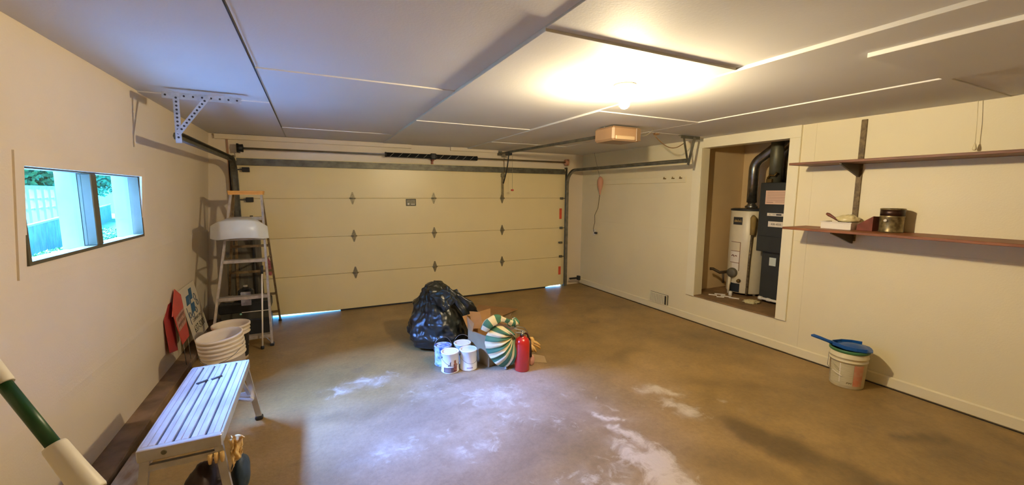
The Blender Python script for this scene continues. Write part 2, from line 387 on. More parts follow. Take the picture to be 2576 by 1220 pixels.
# garage door
YD = 6.235
door = D.objects.new('door_1', None); COL.objects.link(door); door.location = (1.64, YD, 0.0); structure(door, 'cream sectional overhead garage door')
zs = [0.012, 0.545, 1.080, 1.615, 2.135]
DX0, DX1 = -.85, 4.11
for k in range(4):
    mb = MB()
    if k == 0:
        poly = [(DX0, YD, .040), (-.2, YD, .028), (.30, YD, .012), (3.72, YD, .010), (3.80, YD, .026), (DX1, YD, .030), (DX1, YD, zs[1]-.002), (DX0, YD, zs[1]-.002)]
        mb.prism(poly, (0, .045, 0))
    else:
        mb.bbox(DX0, DX1, YD, YD+.045, zs[k]+.001, zs[k+1]-.002, .004)
    if k < 3: mb.box(DX0+.01, DX1-.01, YD+.018, YD+.040, zs[k+1]-.02, zs[k+1]+.012)  # added backing overlaps the joint to keep daylight from leaking in
    mb.build('door_section', m_door, door)
mb = MB(); mb.prism([(.30, YD-.004, .0), (3.72, YD-.004, .0), (3.72, YD-.004, .022), (.30, YD-.004, .022)], (0, .05, 0)); mb.build('bottom_seal', m_seal, door)
# diamond hinges
hinge_x = [.52, 1.695, 2.86]
def hinge(mb, x, z, top=False):
    y = YD
    w, h = .030, .085
    up = [(x-.012, y-.003, z+.012), (x-w, y-.003, z+.02), (x-.008, y-.003, z+h), (x+.008, y-.003, z+h), (x+w, y-.003, z+.02), (x+.012, y-.003, z+.012)]
    dn = [(px, py, 2*z-pz) for px, py, pz in up][::-1]
    if not top: mb.prism(up, (0, .003, 0))
    mb.prism(dn, (0, .003, 0))
    mb.prism([(x-w, y-.010, z-.022), (x+w, y-.010, z-.022), (x+w, y-.010, z+.022), (x-w, y-.010, z+.022)], (0, .010, 0))
    mb.tube([(x-.040, y-.014, z), (x+.040, y-.014, z)], .009, 8)
    for s in (-1, 1): mb.lathe((x, y-.003, z+s*.055), [(.006, 0), (.006, .004), (.001, .006)], 8, axis=(0, -1, 0))
proto = None
for zz in (zs[1], zs[2], zs[3]):
    for x in hinge_x:
        if proto is None:
            mb = MB(); hinge(mb, x, zz); proto = mb.build('hinge', m_hinge, door); px0, pz0 = x, zz
        else:
            c = proto.copy(); COL.objects.link(c); c.location = (x-px0, 0, zz-pz0)
# top strut
mb = MB()
mb.beam((DX0+.02, YD-.024, 2.085), (DX1-.02, YD-.024, 2.085), .045, .006); mb.beam((DX0+.02, YD-.046, 2.062), (DX1-.02, YD-.046, 2.062), .004, .050)
mb.beam((DX0+.02, YD-.028, 2.038), (DX1-.02, YD-.028, 2.038), .040, .004); mb.beam((DX0+.02, YD-.004, 2.10), (DX1-.02, YD-.004, 2.10), .006, .05)
mb.build('top_strut', m_galvd, door)
mb = MB(); mb.beam((2.86, YD-.02, 1.63), (2.86, YD-.02, 2.05), .035, .02, up=(0, 1, 0)); mb.bbox(2.83, 2.89, YD-.05, YD-.005, 1.96, 2.02, .004)
mb.build('operator_bracket', m_hinge, door)
# maker's plate
mb = MB(); mb.bbox(1.27, 1.42, YD-.004, YD, 1.50, 1.605, .002); pl = mb.build('name_plate', mat('plate_dark', srgb(70, 66, 50), .5, var=.2), door)
mb = MB(); mb.bbox(1.281, 1.409, YD-.006, YD-.0038, 1.512, 1.594, .001); mb.cur = 1
mb.lathe((1.305, YD-.007, 1.53), [(.016, 0), (.016, .001), (.0, .001)], 14, axis=(0, -1, 0)); mb.box(1.345, 1.40, YD-.0075, YD-.006, 1.520, 1.529)
mb.build('plate_face', [mat('plate_mid', srgb(140, 132, 100), .5, var=.3, vscale=40), m_paper], pl)
# edge rollers brackets at left and right (visible ones)
for (x, z, mm) in ((-.74, 1.98, m_black), (-.72, 1.60, m_black)):
    mb = MB(); mb.bbox(x-.035, x+.045, YD-.05, YD-.0, z-.03, z+.03, .004); mb.tube([(x-.10, YD-.03, z), (x-.03, YD-.03, z)], .006, 8); mb.build('roller_bracket', mm, door)
for z in (1.08, .56, 1.61):
    mb = MB(); mb.bbox(4.00, 4.055, YD-.035, YD-.0, z-.02, z+.02, .004); mb.tube([(4.03, YD-.025, z), (4.09, YD-.025, z)], .005, 8); mb.build('roller_bracket', m_galvd, door)
for (z0, z1) in ((1.24, 1.43), (.22, .37)):
    mb = MB(); mb.bbox(3.995, 4.045, YD-.004, YD+.0, z0, z1, .001); mb.build('warning_tag', mat('tag_red', srgb(226, 92, 60), .5, var=.1), door)
mb = MB(); mb.bbox(3.98, 4.05, YD-.04, YD, .80, .83, .003); mb.build('latch', m_galvd, door)

# tracks
def track(x, side, name, label, ystop):
    t = thing(name, (x, YD, 0), label, 'track')
    ang = [(0.03 + 0*i) for i in range(1)]
    pts = [Vector((x, 6.19, .01)), Vector((x, 6.19, 1.86))]
    rr = .24
    for i in range(1, 9):
        a = math.pi/2*i/8; pts.append(Vector((x, 6.19-rr+rr*math.cos(a), 1.86+rr*math.sin(a))))
    pts.append(Vector((x, ystop, 2.10)))
    # U-shaped rolled channel
    prof = [(-.024, .030), (-.024, -.026), (.0, -.033), (.024, -.026), (.024, .012)]
    V = []; n = len(prof)
    for i, p in enumerate(pts):
        d = (pts[min(i+1, len(pts)-1)]-pts[max(i-1, 0)]).normalized(); sd = Vector((side, 0, 0)); nn = d.cross(sd)
        for (a, b2) in prof: V.append(p + nn*a + sd*(-b2))
        for (a, b2) in prof: V.append(p + nn*(a*.86) + sd*(-b2*.9+.002))
    Fc = []; m = 2*n
    for i in range(len(pts)-1):
        for k in range(n-1):
            Fc.append((i*m+k, i*m+k+1, (i+1)*m+k+1, (i+1)*m+k)); Fc.append((i*m+n+k+1, i*m+n+k, (i+1)*m+n+k, (i+1)*m+n+k+1))
        Fc.append((i*m, (i+1)*m, (i+1)*m+n, i*m+n)); Fc.append((i*m+n-1, i*m+2*n-1, (i+1)*m+2*n-1, (i+1)*m+n-1))
    mb = MB(); mb.add(V, Fc); mb.build('rail', m_galvd if side < 0 else m_galv, t)
    # angle iron behind the vertical run
    mb = MB(); mb.beam((x+side*.045, 6.262, .0), (x+side*.045, 6.262, 2.33), .004, .072, up=(1, 0, 0)) if False else None
    mb.box(min(x+side*.012, x+side*.075), max(x+side*.012, x+side*.075), 6.288, 6.296, 0.002, 2.16)
    xx = x+side*.012; mb.box(xx-.002, xx+.002, 6.215, 6.290, 0.002, 2.16)
    mb.build('angle_iron', m_galvd, t)
    for z in (.35, .9, 1.45):
        mb = MB(); mb.bbox(min(x, x+side*.06), max(x, x+side*.06), 6.212, 6.24, z-.015, z+.015, .003); mb.build('track_bracket', m_galvd, t)
    return t
tl = track(-.85, -1, 'door_track', 'dark steel door track with curved top, behind the stepladder', 3.80)
tr = track(4.115, 1, 'door_track', 'steel door track with curved top, on the right beside the corner', 3.60)
mb = MB()
mb.bbox(4.17, 4.36, 6.10, 6.14, .135, .165, .004); mb.bbox(4.34, 4.385, 6.08, 6.15, .11, .19, .006)
tag(mb.build('sensor_bracket', m_black), 'small dark sensor arm sticking out beside the right door track', 'bracket')

def perf(mb, p, q, w, up, mh, nh=10, t=.004, holes=True, start=.04):
    """perforated flat bar with recessed dark holes (index 1)"""
    mb.cur = 0; mb.beam(p, q, w, t, up=up)
    p = Vector(p); q = Vector(q); d = (q-p); L = d.length; d.normalize(); u = Vector(up); a = d.cross(u).normalized(); u = a.cross(d).normalized()
    mb.cur = 1
    for i in range(nh):
        c = p + d*(start + (L-2*start)*i/(nh-1)); mb.lathe(c - u*(t/2+.0008), [(.0075, 0), (.0075, t+.0016)], 8, axis=u)
    mb.cur = 0
# left hanger
m_blueg = mat('galv_hanger', srgb(176, 182, 186), 0.5, 0.35, var=0.2, vscale=20)
h = thing('track_hanger', (-.72, 3.76, 2.05), 'perforated steel V-shaped hanger under the ceiling at left, near the window', 'hanger')
mb = MB(); mb.beam((-.91, 3.76, 2.395), (-.44, 3.76, 2.395), .045, .004); mb.beam((-.91, 3.738, 2.375), (-.44, 3.738, 2.375), .004, .045); mb.cur = 1
for i in range(9): mb.lathe((-.89+i*.053, 3.735, 2.375), [(.007, 0), (.007, .001)], 8, axis=(0, -1, 0))
mb.build('ceiling_angle', [m_blueg, m_black], h)
mb = MB(); perf(mb, (-.83, 3.735, 2.40), (-.835, 3.735, 2.045), .036, (0, 1, 0), None, 11); mb.build('hanger_strap', [m_blueg, m_black], h)
mb = MB(); perf(mb, (-.64, 3.728, 2.385), (-.835, 3.728, 2.11), .034, (0, 1, 0), None, 10); mb.build('brace_strap', [m_blueg, m_black], h)
# right hanger
h = thing('track_hanger', (4.1, 3.60, 2.05), 'grey steel V-shaped hanger under the ceiling at right, beside the closet opening', 'hanger')
mb = MB(); mb.beam((3.98, 3.60, 2.392), (4.30, 3.60, 2.392), .045, .005); mb.beam((3.98, 3.58, 2.375), (4.30, 3.58, 2.375), .005, .035); mb.build('ceiling_angle', m_galvd, h)
mb = MB(); mb.beam((4.03, 3.585, 2.38), (4.12, 3.585, 2.08), .030, .005, up=(0, 1, 0)); mb.build('hanger_strap', m_galvd, h)
mb = MB(); mb.beam((4.21, 3.578, 2.38), (4.12, 3.578, 2.05), .040, .005, up=(0, 1, 0)); mb.build('brace_strap', m_galv, h)

# torsion shaft, spring
t = thing('torsion_spring', (1.69, 6.20, 2.24), 'black torsion spring on a long steel shaft above the garage door', 'spring')
mb = MB(); mb.tube([(-.80, 6.19, 2.245), (4.14, 6.19, 2.245)], .0125, 12); mb.build('shaft', m_shaft, t)
def coil(x0, x1, sag=0.0):
    V = []; Fc = []; n = 14; steps = 170
    for i in range(steps+1):
        u = i/steps; x = x0+(x1-x0)*u; ri = .030 + (.0035 if i % 2 else 0.0)
        if u < .03 or u > .97: ri = .036
        for k in range(n):
            a = 2*math.pi*k/n; V.append((x, 6.19+ri*math.cos(a), 2.245+ri*math.sin(a) - sag*math.sin(u*math.pi)))
    for i in range(steps):
        for k in range(n): k2 = (k+1) % n; Fc.append((i*n+k, i*n+k2, (i+1)*n+k2, (i+1)*n+k))
    mb = MB(); mb.add(V, Fc)
    mb.f.append(list(range(n))); mb.m.append(0); mb.smooth.append(False); mb.f.append([steps*n+k for k in range(n)]); mb.m.append(0); mb.smooth.append(False)
    mb.cur = 1
    for j in range(5):
        xc = x0 + (x1-x0)*(.14+j*.18); P = []
        for q in range(7):
            a = -.9+q*.3; P.append((xc+(q-3)*.010, 6.19-.0335*math.cos(a), 2.245+.0335*math.sin(a)-.001))
        mb.tube(P, .0018, 4)
    return mb
coil(.98, 1.66).build('spring', [m_spring, m_white], t); coil(1.72, 2.40).build('spring', [m_spring, m_white], t)
mb = MB(); mb.bbox(1.645, 1.735, 6.17, 6.21, 2.20, 2.29, .01); mb.build('anchor_cone', m_spring, t)
mb = MB(); mb.bbox(1.675, 1.705, 6.25, 6.297, 2.07, 2.26, .004); mb.bbox(1.675, 1.705, 6.19, 6.25, 2.18, 2.24, .004); mb.build('anchor_plate', mat('rust_paint', srgb(150, 92, 72), .7, var=.2), t)
for x, mm in ((-.77, m_spring), (4.10, m_pink)):
    mb = MB(); mb.lathe((x-.03, 6.19, 2.245), [(.03, 0), (.052, .004), (.046, .02), (.05, .055), (.02, .06)], 20, axis=(1, 0, 0))
    mb.build('cable_drum', mm, t)
    mb = MB(); mb.bbox(x-.045 if x < 0 else x+.02, x-.02 if x < 0 else x+.045, 6.17, 6.297, 2.19, 2.30, .004); mb.build('end_bearing', mm, t)

# ------------------------------------------------------------------ right wall, closet opening y 2.64..3.71 z .36..2.28
CY0, CY1, CZ0, CZ1 = 2.64, 3.71, .36, 2.28
mb = MB(); T0, T1 = XRW+.012, XRW+.13
mb.box(T0, T1, YB, CY0, 0, 2.6); mb.box(T0, T1, CY1, YF+.1, 0, 2.6); mb.box(T0, T1, CY0, CY1, 0, CZ0); mb.box(T0, T1, CY0, CY1, CZ1, 2.6)
wr = structure(mb.build('wall_right', m_wallr), 'cream painted right wall with closet opening and shelves')
def panel(y0, y1, z0, z1):
    mb = MB(); g = .0003; mb.bbox(XRW, XRW+.012, y0+g, y1-g, z0+g, z1-g, .0008); mb.build('wall_panel', m_wallr, wr)
for (a, b_) in ((YB, .12), (.12, 2.40), (2.40, CY0), (CY1, 4.90), (4.90, YF)):
    panel(a, b_, 0.0, 1.22); panel(a, b_, 1.22, 2.44)
panel(CY0, CY1, 0.0, CZ0); panel(CY0, CY1, CZ1, 2.44)
mb = MB(); mb.bbox(XR-.005, XRW-.001, YB, YF, 0.003, .105, .012)
structure(mb.build('baseboard_right', m_wallr), 'painted curb along the foot of the right wall')
mb = MB(); mb.box(XR-.012, XR-.004, YB, YF-.1, 0.0, .004); structure(mb.build('trim_4', m_seal), 'dark gap line where the right wall meets the floor')
# closet casing
def casing(n, y0, y1, z0, z1, lab):
    mb = MB(); mb.bbox(XR-.002, XRW+.002, y0, y1, z0, z1, .003); structure(mb.build(n, m_trim), lab)
casing('trim_5', CY1, CY1+.13, .345, CZ1, 'white casing board on the left of the closet opening')
casing('trim_6', CY0-.11, CY0, .345, CZ1, 'white casing board on the right of the closet opening')
casing('trim_7', CY0-.11, CY1+.13, CZ1, 2.405, 'white casing board above the closet opening')
# closet
CX1 = 5.62; KY0, KY1 = 1.95, 3.90
mb = MB()
mb.box(T1-.01, CX1+.08, KY1, KY1+.08, .2, 2.6); mb.box(CX1, CX1+.08, KY0, KY1, .2, 2.6); mb.box(T1-.01, CX1, KY0-.08, KY0, .2, 2.6)
structure(mb.build('wall_closet', m_closet), 'tan painted walls inside the closet')
mb = MB(); mb.box(T1-.01, CX1+.08, KY0-.08, KY1+.08, 2.56, 2.62); structure(mb.build('ceiling_closet', m_closet), 'closet ceiling')
mb = MB(); mb.box(XRW+.004, CX1, KY0, KY1, .22, CZ0-.001) if False else mb.box(T1+.0005, CX1, KY0, KY1, .26, CZ0+.0015); mb.box(XR+.004, T1+.0005, CY0+.001, CY1-.001, CZ0-.012, CZ0+.0015)
structure(mb.build('floor_closet', m_closf), 'raised plywood floor of the closet')

# ------------------------------------------------------------------ back wall
mb = MB(); mb.box(-1.45, 4.9, YB-.14, YB, 0, 2.6); structure(mb.build('wall_back', m_wall), 'painted wall behind the viewpoint')

# ------------------------------------------------------------------ ceiling and its boards
mb = MB(); mb.box(-1.5, 4.9, YB-.14, YF+.14, 2.46, 2.60); ceil = structure(mb.build('ceiling', m_ceil), 'white ceiling of large boards with stepped joints')
P = [(-1.40, -.27, YB, 1.5, 2.425), (-1.40, -.27, 1.5, 3.98, 2.430), (-1.40, -.27, 3.98, YF, 2.422),
     (-.265, .972, YB, .5, 2.438), (-.265, .972, .5, 2.945, 2.438), (-.265, .972, 2.945, 5.39, 2.430), (-.265, .972, 5.39, YF, 2.421),
     (.974, 2.262, YB, 1.66, 2.430), (.974, 2.262, 1.66, 4.175, 2.418), (.974, 2.262, 4.175, YF, 2.410),
     (2.264, 3.485, YB, .42, 2.418), (2.264, 3.485, .42, 2.93, 2.410), (2.264, 3.485, 2.93, 5.29, 2.402), (2.264, 3.485, 5.29, YF, 2.396),
     (3.487, XRW, YB, 1.15, 2.408), (3.487, XRW, 1.15, 3.6, 2.401), (3.487, XRW, 3.6, YF, 2.398)]
for (x0, x1, y0, y1, z) in P:
    mb = MB(); mb.bbox(x0, x1, y0+.0006, y1-.0006, z, 2.461, .0015); mb.build('ceiling_panel', m_ceil, ceil)
mb = MB(); mb.bbox(2.56, 3.47, -.4, 1.155, 2.388, 2.4105, .002); mb.build('hatch_panel', m_ceil, ceil)
mb = MB(); mb.box(-.2705, -.2645, YB, 5.4, 2.4225, 2.4235); mb.build('joint_shadow_gap', m_seal, ceil)

# ------------------------------------------------------------------ ceiling lamp
L = thing('ceiling_lamp', (1.905, 2.20, 2.29), 'bare glowing bulb in a white porcelain holder on the ceiling', 'lamp')
mb = MB(); mb.lathe((1.905, 2.20, 2.418), [(.072, 0), (.072, -.008), (.058, -.02), (.034, -.03), (.030, -.05), (.026, -.055)], 28); mb.build('lamp_holder', m_porc, L)
mb = MB(); mb.lathe((1.905, 2.20, 2.365), [(.014, 0), (.016, -.012), (.030, -.040), (.035, -.065), (.032, -.085), (.018, -.10), (.0005, -.105)], 20)
mb.build('bulb', m_bulb, L)

# ------------------------------------------------------------------ garage door opener
op = thing('door_opener', (2.93, 3.45, 2.2), 'tan motor unit of the garage door opener hung behind the bulb', 'opener')
m_op = mat('opener_tan', srgb(156, 124, 92), 0.4, var=.06)
mb = MB(); mb.bbox(2.77, 3.14, 3.35, 3.66, 2.240, 2.385, .02); mb.build('housing', m_op, op)
mb = MB(); mb.bbox(2.80, 3.05, 3.338, 3.352, 2.25, 2.29, .006); mb.build('light_lens', mat('lens_tan', srgb(190, 164, 128), .5), op)
mb = MB(); mb.bbox(3.07, 3.13, 3.34, 3.35, 2.245, 2.375, .003); mb.build('control_panel', mat('opener_dark', srgb(120, 96, 70), .4), op)
for x in (2.82, 3.09):
    mb = MB(); mb.beam((x, 3.55, 2.38), (x, 3.55, 2.403), .025, .004); mb.bbox(x-.012, x+.012, 3.54, 3.56, 2.38, 2.401, .002); mb.build('mount_strap', m_galv, op)
mb = MB(); mb.beam((2.83, 3.70, 2.31), (2.83, 6.24, 2.345), .035, .030); mb.build('rail', m_galvd, op)
mb = MB(); mb.bbox(2.80, 2.865, 6.235, 6.298, 2.315, 2.385, .004); mb.build('header_bracket', m_galvd, op)
mb = MB(); mb.bbox(2.795, 2.865, 5.86, 5.98, 2.29, 2.345, .006); mb.build('trolley', m_black, op)
mb = MB(); mb.tube(arc(lambda u: (2.835+.02*u, 5.93+.24*u-.03*math.sin(u*3.14), 2.30-.44*u), 0, 1, 8), .010, 8); mb.build('door_arm', m_black, op)
mb = MB(); mb.tube([(2.885, 5.90, 2.30), (2.885, 5.90, 1.76)], .0022, 6); mb.build('release_rope', m_rope, op)
mb = MB(); mb.lathe((2.885, 5.90, 1.745), [(.002, .018), (.022, .012), (.026, 0), (.02, -.01), (.002, -.014)], 12); mb.build('release_handle', m_redp, op)
mb = MB(); mb.tube(arc(lambda u: (3.135+.26*u, 3.45-.02*u, 2.36-.06*math.sin(u*math.pi)+.04*u), 0, 1, 10), .003, 6); mb.build('power_cord', m_rope, op)
mb = MB(); mb.tube([(3.64, 3.62, 2.385)] + arc(lambda u: (3.60+.45*u, 3.62-.02*u, 2.37-.20*math.sin(min(1, u*1.15)*math.pi*.5)+.13*u*u), 0, 1, 14), .005, 6)
mb.bbox(3.60, 3.66, 3.60, 3.65, 2.378, 2.4015, .006)
tag(mb.build('hanging_wire', mat('wire_brown', srgb(132, 100, 62), .6)), 'drooping brown wire under the ceiling left of the right-hand hanger', 'wire')

# ------------------------------------------------------------------ coat rail, cord reel, outlet
t = thing('peg_rail', (4.5, 5.0, 1.85), 'thin painted rail with three small dark hooks, left of the closet', 'rail')
mb = MB(); mb.bbox(XRW-.016, XRW-.0005, 3.95, 6.08, 1.852, 1.93, .003); mb.build('rail_board', m_wallr, t)
for y in (4.02, 4.15, 4.30):
    mb = MB(); mb.bbox(XRW-.040, XRW-.016, y-.018, y+.018, 1.905, 1.918, .002); mb.bbox(XRW-.044, XRW-.036, y-.006, y+.006, 1.905, 1.935, .002); mb.build('hook', m_brass, t)
t = thing('hanging_lamp_cord', (4.44, 5.62, 1.0), 'pink teardrop-shaped plastic holder on a cord hanging by the right wall', 'cord holder')
mb = MB(); mb.lathe((4.44, 5.66, 1.97), [(.003, .02), (.03, .0), (.048, -.04), (.05, -.09), (.042, -.15), (.026, -.21), (.014, -.27), (.004, -.30)], 18); mb.build('holder', m_pink, t)
mb = MB(); mb.tube([(4.45, 5.86, 2.396), (4.445, 5.78, 2.2), (4.44, 5.68, 1.98)], .003, 6); mb.build('top_cord', m_rope, t)
mb = MB(); mb.tube([(4.44, 5.66, 1.69), (4.455, 5.70, 1.58), (4.47, 5.74, 1.45), (4.48, 5.84, 1.32), (4.48, 5.83, 1.2), (4.49, 5.88, 1.08), (4.515, 5.90, 1.02)], .0045, 6); mb.build('lower_cord', mat('cord_brown', srgb(104, 90, 52), .6), t)
t = thing('wall_outlet', (4.52, 5.90, .95), 'small white outlet with a black plug on the right wall', 'outlet')
mb = MB(); mb.bbox(XRW-.008, XRW-.0005, 5.865, 5.935, .95, 1.06, .003); mb.build('cover_plate', m_white, t)
mb = MB(); mb.bbox(XRW-.035, XRW-.008, 5.80, 5.85, .985, 1.02, .006); mb.bbox(XRW-.03, XRW-.008, 5.845, 5.875, .99, 1.015, .004); mb.build('plug', m_black, t)

# vent
t = thing('wall_vent', (XR, 4.31, .10), 'small louvred metal vent low on the right wall', 'vent')
vx = XR-.016
mb = MB(); mb.box(vx+.008, XRW-.001, 4.15, 4.48, .107, .25); mb.build('backing', mat('vent_cavity_shade', srgb(60, 56, 44), .7), t)  # dark plate gives the closed vent the shade of an open cavity
mb = MB(); mb.box(vx, vx+.01, 4.145, 4.485, .243, .252); mb.box(vx, vx+.01, 4.145, 4.485, .106, .112); mb.box(vx, vx+.01, 4.478, 4.487, .106, .252); mb.box(vx, vx+.01, 4.143, 4.150, .106, .252); mb.build('frame', m_trim, t)
for i in range(17):
    y = 4.195+i*.0172
    mb = MB(); mb.beam((vx+.004, y, .112), (vx+.004, y, .243), .0085, .006, up=(1, 0.25, 0)); mb.build('louvre', m_trim, t)

# ------------------------------------------------------------------ shelves on the right wall
def shelf(z, y0, y1, dep, mm, name, label, th=.022):
    mb = MB(); mb.bbox(XRW-dep, XRW-.001, y0, y1, z-th, z, .003); o = mb.build(name, mm); tag(o, label, 'shelf'); return o
SZ1, SZ2 = 2.0, 1.385
shelf(SZ1, -.9, 2.43, .36, m_woodd, 'wall_shelf', 'upper brown wooden shelf on the right wall, empty')
shelf(SZ2, -.9, 2.42, .40, m_wood, 'wall_shelf', 'lower orange-brown wooden shelf on the right wall, with tray and can')
t = thing('shelf_standard', (XRW, 2.01, 1.27), 'speckled brown upright strip carrying both shelf brackets', 'shelf support')
mb = MB(); mb.bbox(XRW-.012, XRW-.0005, 1.985, 2.030, 1.27, 2.375, .002); mb.build('upright', m_std, t)
m_brk = mat('bracket_brown', srgb(74, 58, 38), .5, var=.2)
for z, dep in ((SZ1-.0225, .335), (SZ2-.0225, .375)):
    mb = MB(); mb.prism([(XRW-.012, 2.0, z), (XRW-dep, 2.0, z), (XRW-dep, 2.0, z-.012), (XRW-.03, 2.0, z-.115), (XRW-.012, 2.0, z-.115)], (0, .015, 0)); mb.build('bracket', m_brk, t)
# things on the lower shelf
t = thing('paint_tray', (4.40, 2.03, SZ2), 'small white tray at the left end of the lower shelf', 'tray')
y0, y1, x0, x1 = 1.93, 2.17, 4.30, 4.48
mb = MB(); mb.box(x0+.01, x1-.01, y0+.01, y1-.01, SZ2+.001, SZ2+.006)
for (a, b_, c, e) in ((x0, x0+.006, y0+.006, y1-.006), (x1-.006, x1, y0+.006, y1-.006), (x0, x1, y0, y0+.006), (x0, x1, y1-.006, y1)): mb.box(a, b_, c, e, SZ2+.001, SZ2+.066)
mb.box(x0-.008, x0+.002, y0-.008, y1+.008, SZ2+.060, SZ2+.067); mb.box(x0, x1, y1-.002, y1+.008, SZ2+.060, SZ2+.067)
mb.build('tray_body', m_white, t)
mb = MB(); mb.box(x0+.008, x1-.008, y0+.008, y1-.008, SZ2+.006, SZ2+.052); mb.build('tray_contents', mat('dried_paint', srgb(70, 54, 38), .6, var=.4, vscale=30), t)
t = thing('paint_brush', (4.38, 2.08, 1.44), 'brown-handled brush lying in the white tray', 'brush')
mb = MB(); mb.tube([(4.37, 2.05, 1.455), (4.37, 2.10, 1.485), (4.37, 2.145, 1.512), (4.37, 2.165, 1.522)], [.009, .011, .016, .010], 8); mb.build('handle', mat('brush_brown', srgb(112, 62, 42), .5), t)
mb = MB(); mb.bbox(4.345, 4.395, 1.985, 2.055, 1.438, 1.458, .004); mb.build('bristles', mat('bristle', srgb(70, 60, 40), .9), t)
def lump(c, rx, ry, rz, amp, sc, sub=4, seed=0.0, flat=None):
    import bmesh
    bm = bmesh.new(); bmesh.ops.create_icosphere(bm, subdivisions=sub, radius=1.0); V = []
    for v in bm.verts:
        d = v.co.normalized(); k = 1 + amp*noise.fractal(d*sc+Vector((seed, seed*.7, 0)), .8, 2.0, 4)
        p = Vector((d.x*rx*k, d.y*ry*k, d.z*rz*k))
        if flat is not None and p.z < -flat: p.z = -flat
        V.append(Vector(c)+p)
    fs = [tuple(x.index for x in f.verts) for f in bm.faces]; bm.free()
    mb = MB(); mb.sm = True; mb.add(V, fs); return mb
m_plas = mat('clear_plastic', srgb(226, 212, 160), .25, var=.15, vscale=20, bump=.3)
tag(lump((4.40, 2.005, 1.475), .065, .085, .045, .30, 2.0, 3, 2.0, .022).build('plastic_bag', m_plas), 'crumpled yellowish plastic heaped in the white tray', 'bag')
mb = MB(); mb.add([(4.36, 1.80, SZ2+.001), (4.48, 1.80, SZ2+.001), (4.48, 1.925, SZ2+.001), (4.36, 1.915, SZ2+.001), (4.35, 1.795, SZ2+.130), (4.47, 1.79, SZ2+.125), (4.48, 1.915, SZ2+.05), (4.36, 1.91, SZ2+.05)],
       [(0,3,2,1),(4,5,6,7),(0,1,5,4),(1,2,6,5),(2,3,7,6),(3,0,4,7)])
tag(mb.build('sanding_block', mat('dusty_red', srgb(128, 66, 48), .7, var=.3)), 'dusty red-brown wedge-shaped block between tray and can on the lower shelf', 'block')
t = thing('paint_can', (4.42, 1.70, SZ2), 'dark brown metal paint can on the lower shelf', 'paint can')
m_canb = mat('can_brown', srgb(92, 80, 52), .35, .5, col2=srgb(150, 134, 92), vscale=26)
mb = MB(); mb.lathe((4.41, 1.69, SZ2+.001), [(.079, 0), (.082, .004), (.080, .008), (.080, .125), (.083, .13), (.080, .135), (.080, .19), (.084, .195), (.080, .20), (.070, .20), (.068, .190), (0.001, .190)], 28); mb.build('can_body', m_canb, t)
mb = MB(); mb.lathe((4.41, 1.69, SZ2+.14), [(.0812, 0), (.0812, .05)], 28); mb.build('can_band', mat('can_dark', srgb(60, 38, 28), .35, .4, var=.5, vscale=18), t)
mb = MB(); mb.lathe((4.326, 1.70, SZ2+.10), [(.012, 0), (.012, .008), (.001, .01)], 10, axis=(-1, 0, 0)); mb.build('handle_ear', m_white, t)
# pull cord on the wall
t = thing('pull_cord', (4.50, 1.29, 2.03), 'thin white pull cord with a small knob against the right wall', 'cord')
mb = MB(); mb.tube([(4.49, 1.300, 2.405), (4.485, 1.29, 2.25), (4.49, 1.285, 2.08)], .002, 6); mb.build('string', m_wallr, t)
mb = MB(); mb.lathe((4.49, 1.285, 2.035), [(.004, .05), (.008, .035), (.012, .012), (.009, .0), (.002, -.003)], 10); mb.build('knob', m_wallr, t)

# ------------------------------------------------------------------ closet: water heater
WX, WY, WZ = 5.26, 3.50, CZ0
t = thing('water_heater', (WX, WY, WZ), 'cream cylindrical water heater standing in the closet', 'water heater')
rt = .235
mb = MB(); mb.lathe((WX, WY, WZ+.035), [(rt-.004, 0), (rt, .01), (rt, 1.08), (rt-.006, 1.09)], 40); mb.build('tank', m_tank, t)
mb = MB(); mb.lathe((WX, WY, WZ+1.125), [(rt+.004, 0), (rt+.006, .018), (rt-.02, .026), (.001, .03)], 40); mb.build('top_cap', m_black, t)
for a in (.5, 2.6, 4.4):
    mb = MB(); mb.lathe((WX+.17*math.cos(a), WY+.17*math.sin(a), WZ), [(.018, 0), (.015, .04)], 10); mb.build('foot', m_white, t)
mb = MB(); mb.lathe((WX, WY, WZ+1.15), [(.075, .01), (.078, .03), (.045, .06), (.050, .085)], 20); mb.build('draft_hood', m_duct, t)
for a in (3.0, 4.6, 5.8):
    mb = MB(); mb.tube([(WX+.072*math.cos(a), WY+.072*math.sin(a), WZ+1.145), (WX+.072*math.cos(a), WY+.072*math.sin(a), WZ+1.19)], .004, 6); mb.build('hood_leg', m_galv, t)
mb = MB(); mb.tube([(WX, WY, WZ+1.23), (WX, WY, 2.02)] + arc(lambda a: (WX, WY-.16+.16*math.cos(a), 2.02+.16*math.sin(a)), .2, 1.1, 6) + [(WX, WY-.28, 2.30), (WX, WY-.42, 2.42)], .062, 18); mb.build('flue_pipe', m_duct, t)
def cyl_pt(a, z, r=rt+.002): return Vector((WX+r*math.cos(a), WY+r*math.sin(a), z))
def cyl_patch(a0, a1, z0, z1, r=rt+.0015, n=8):
    V = []; Fc = []
    for i in range(n+1):
        a = a0+(a1-a0)*i/n; V += [cyl_pt(a, z0, r), cyl_pt(a, z1, r)]
    for i in range(n): Fc.append((2*i, 2*i+2, 2*i+3, 2*i+1))
    mb = MB(); mb.add(V, Fc); return mb
AV = math.atan2(-WY, -WX)     # side facing the room
cyl_patch(AV-.95, AV-.38, 1.30, 1.40).build('name_label', m_ink, t)
mb = MB()
for q in range(6):
    a = AV-.42-.075*q; c0 = cyl_pt(a, 1.335, rt+.003); c1 = cyl_pt(a-.05, 1.37-.01*(q % 2), rt+.003); mb.tube([c0, c1, cyl_pt(a-.06, 1.335, rt+.003)], .0035, 5)
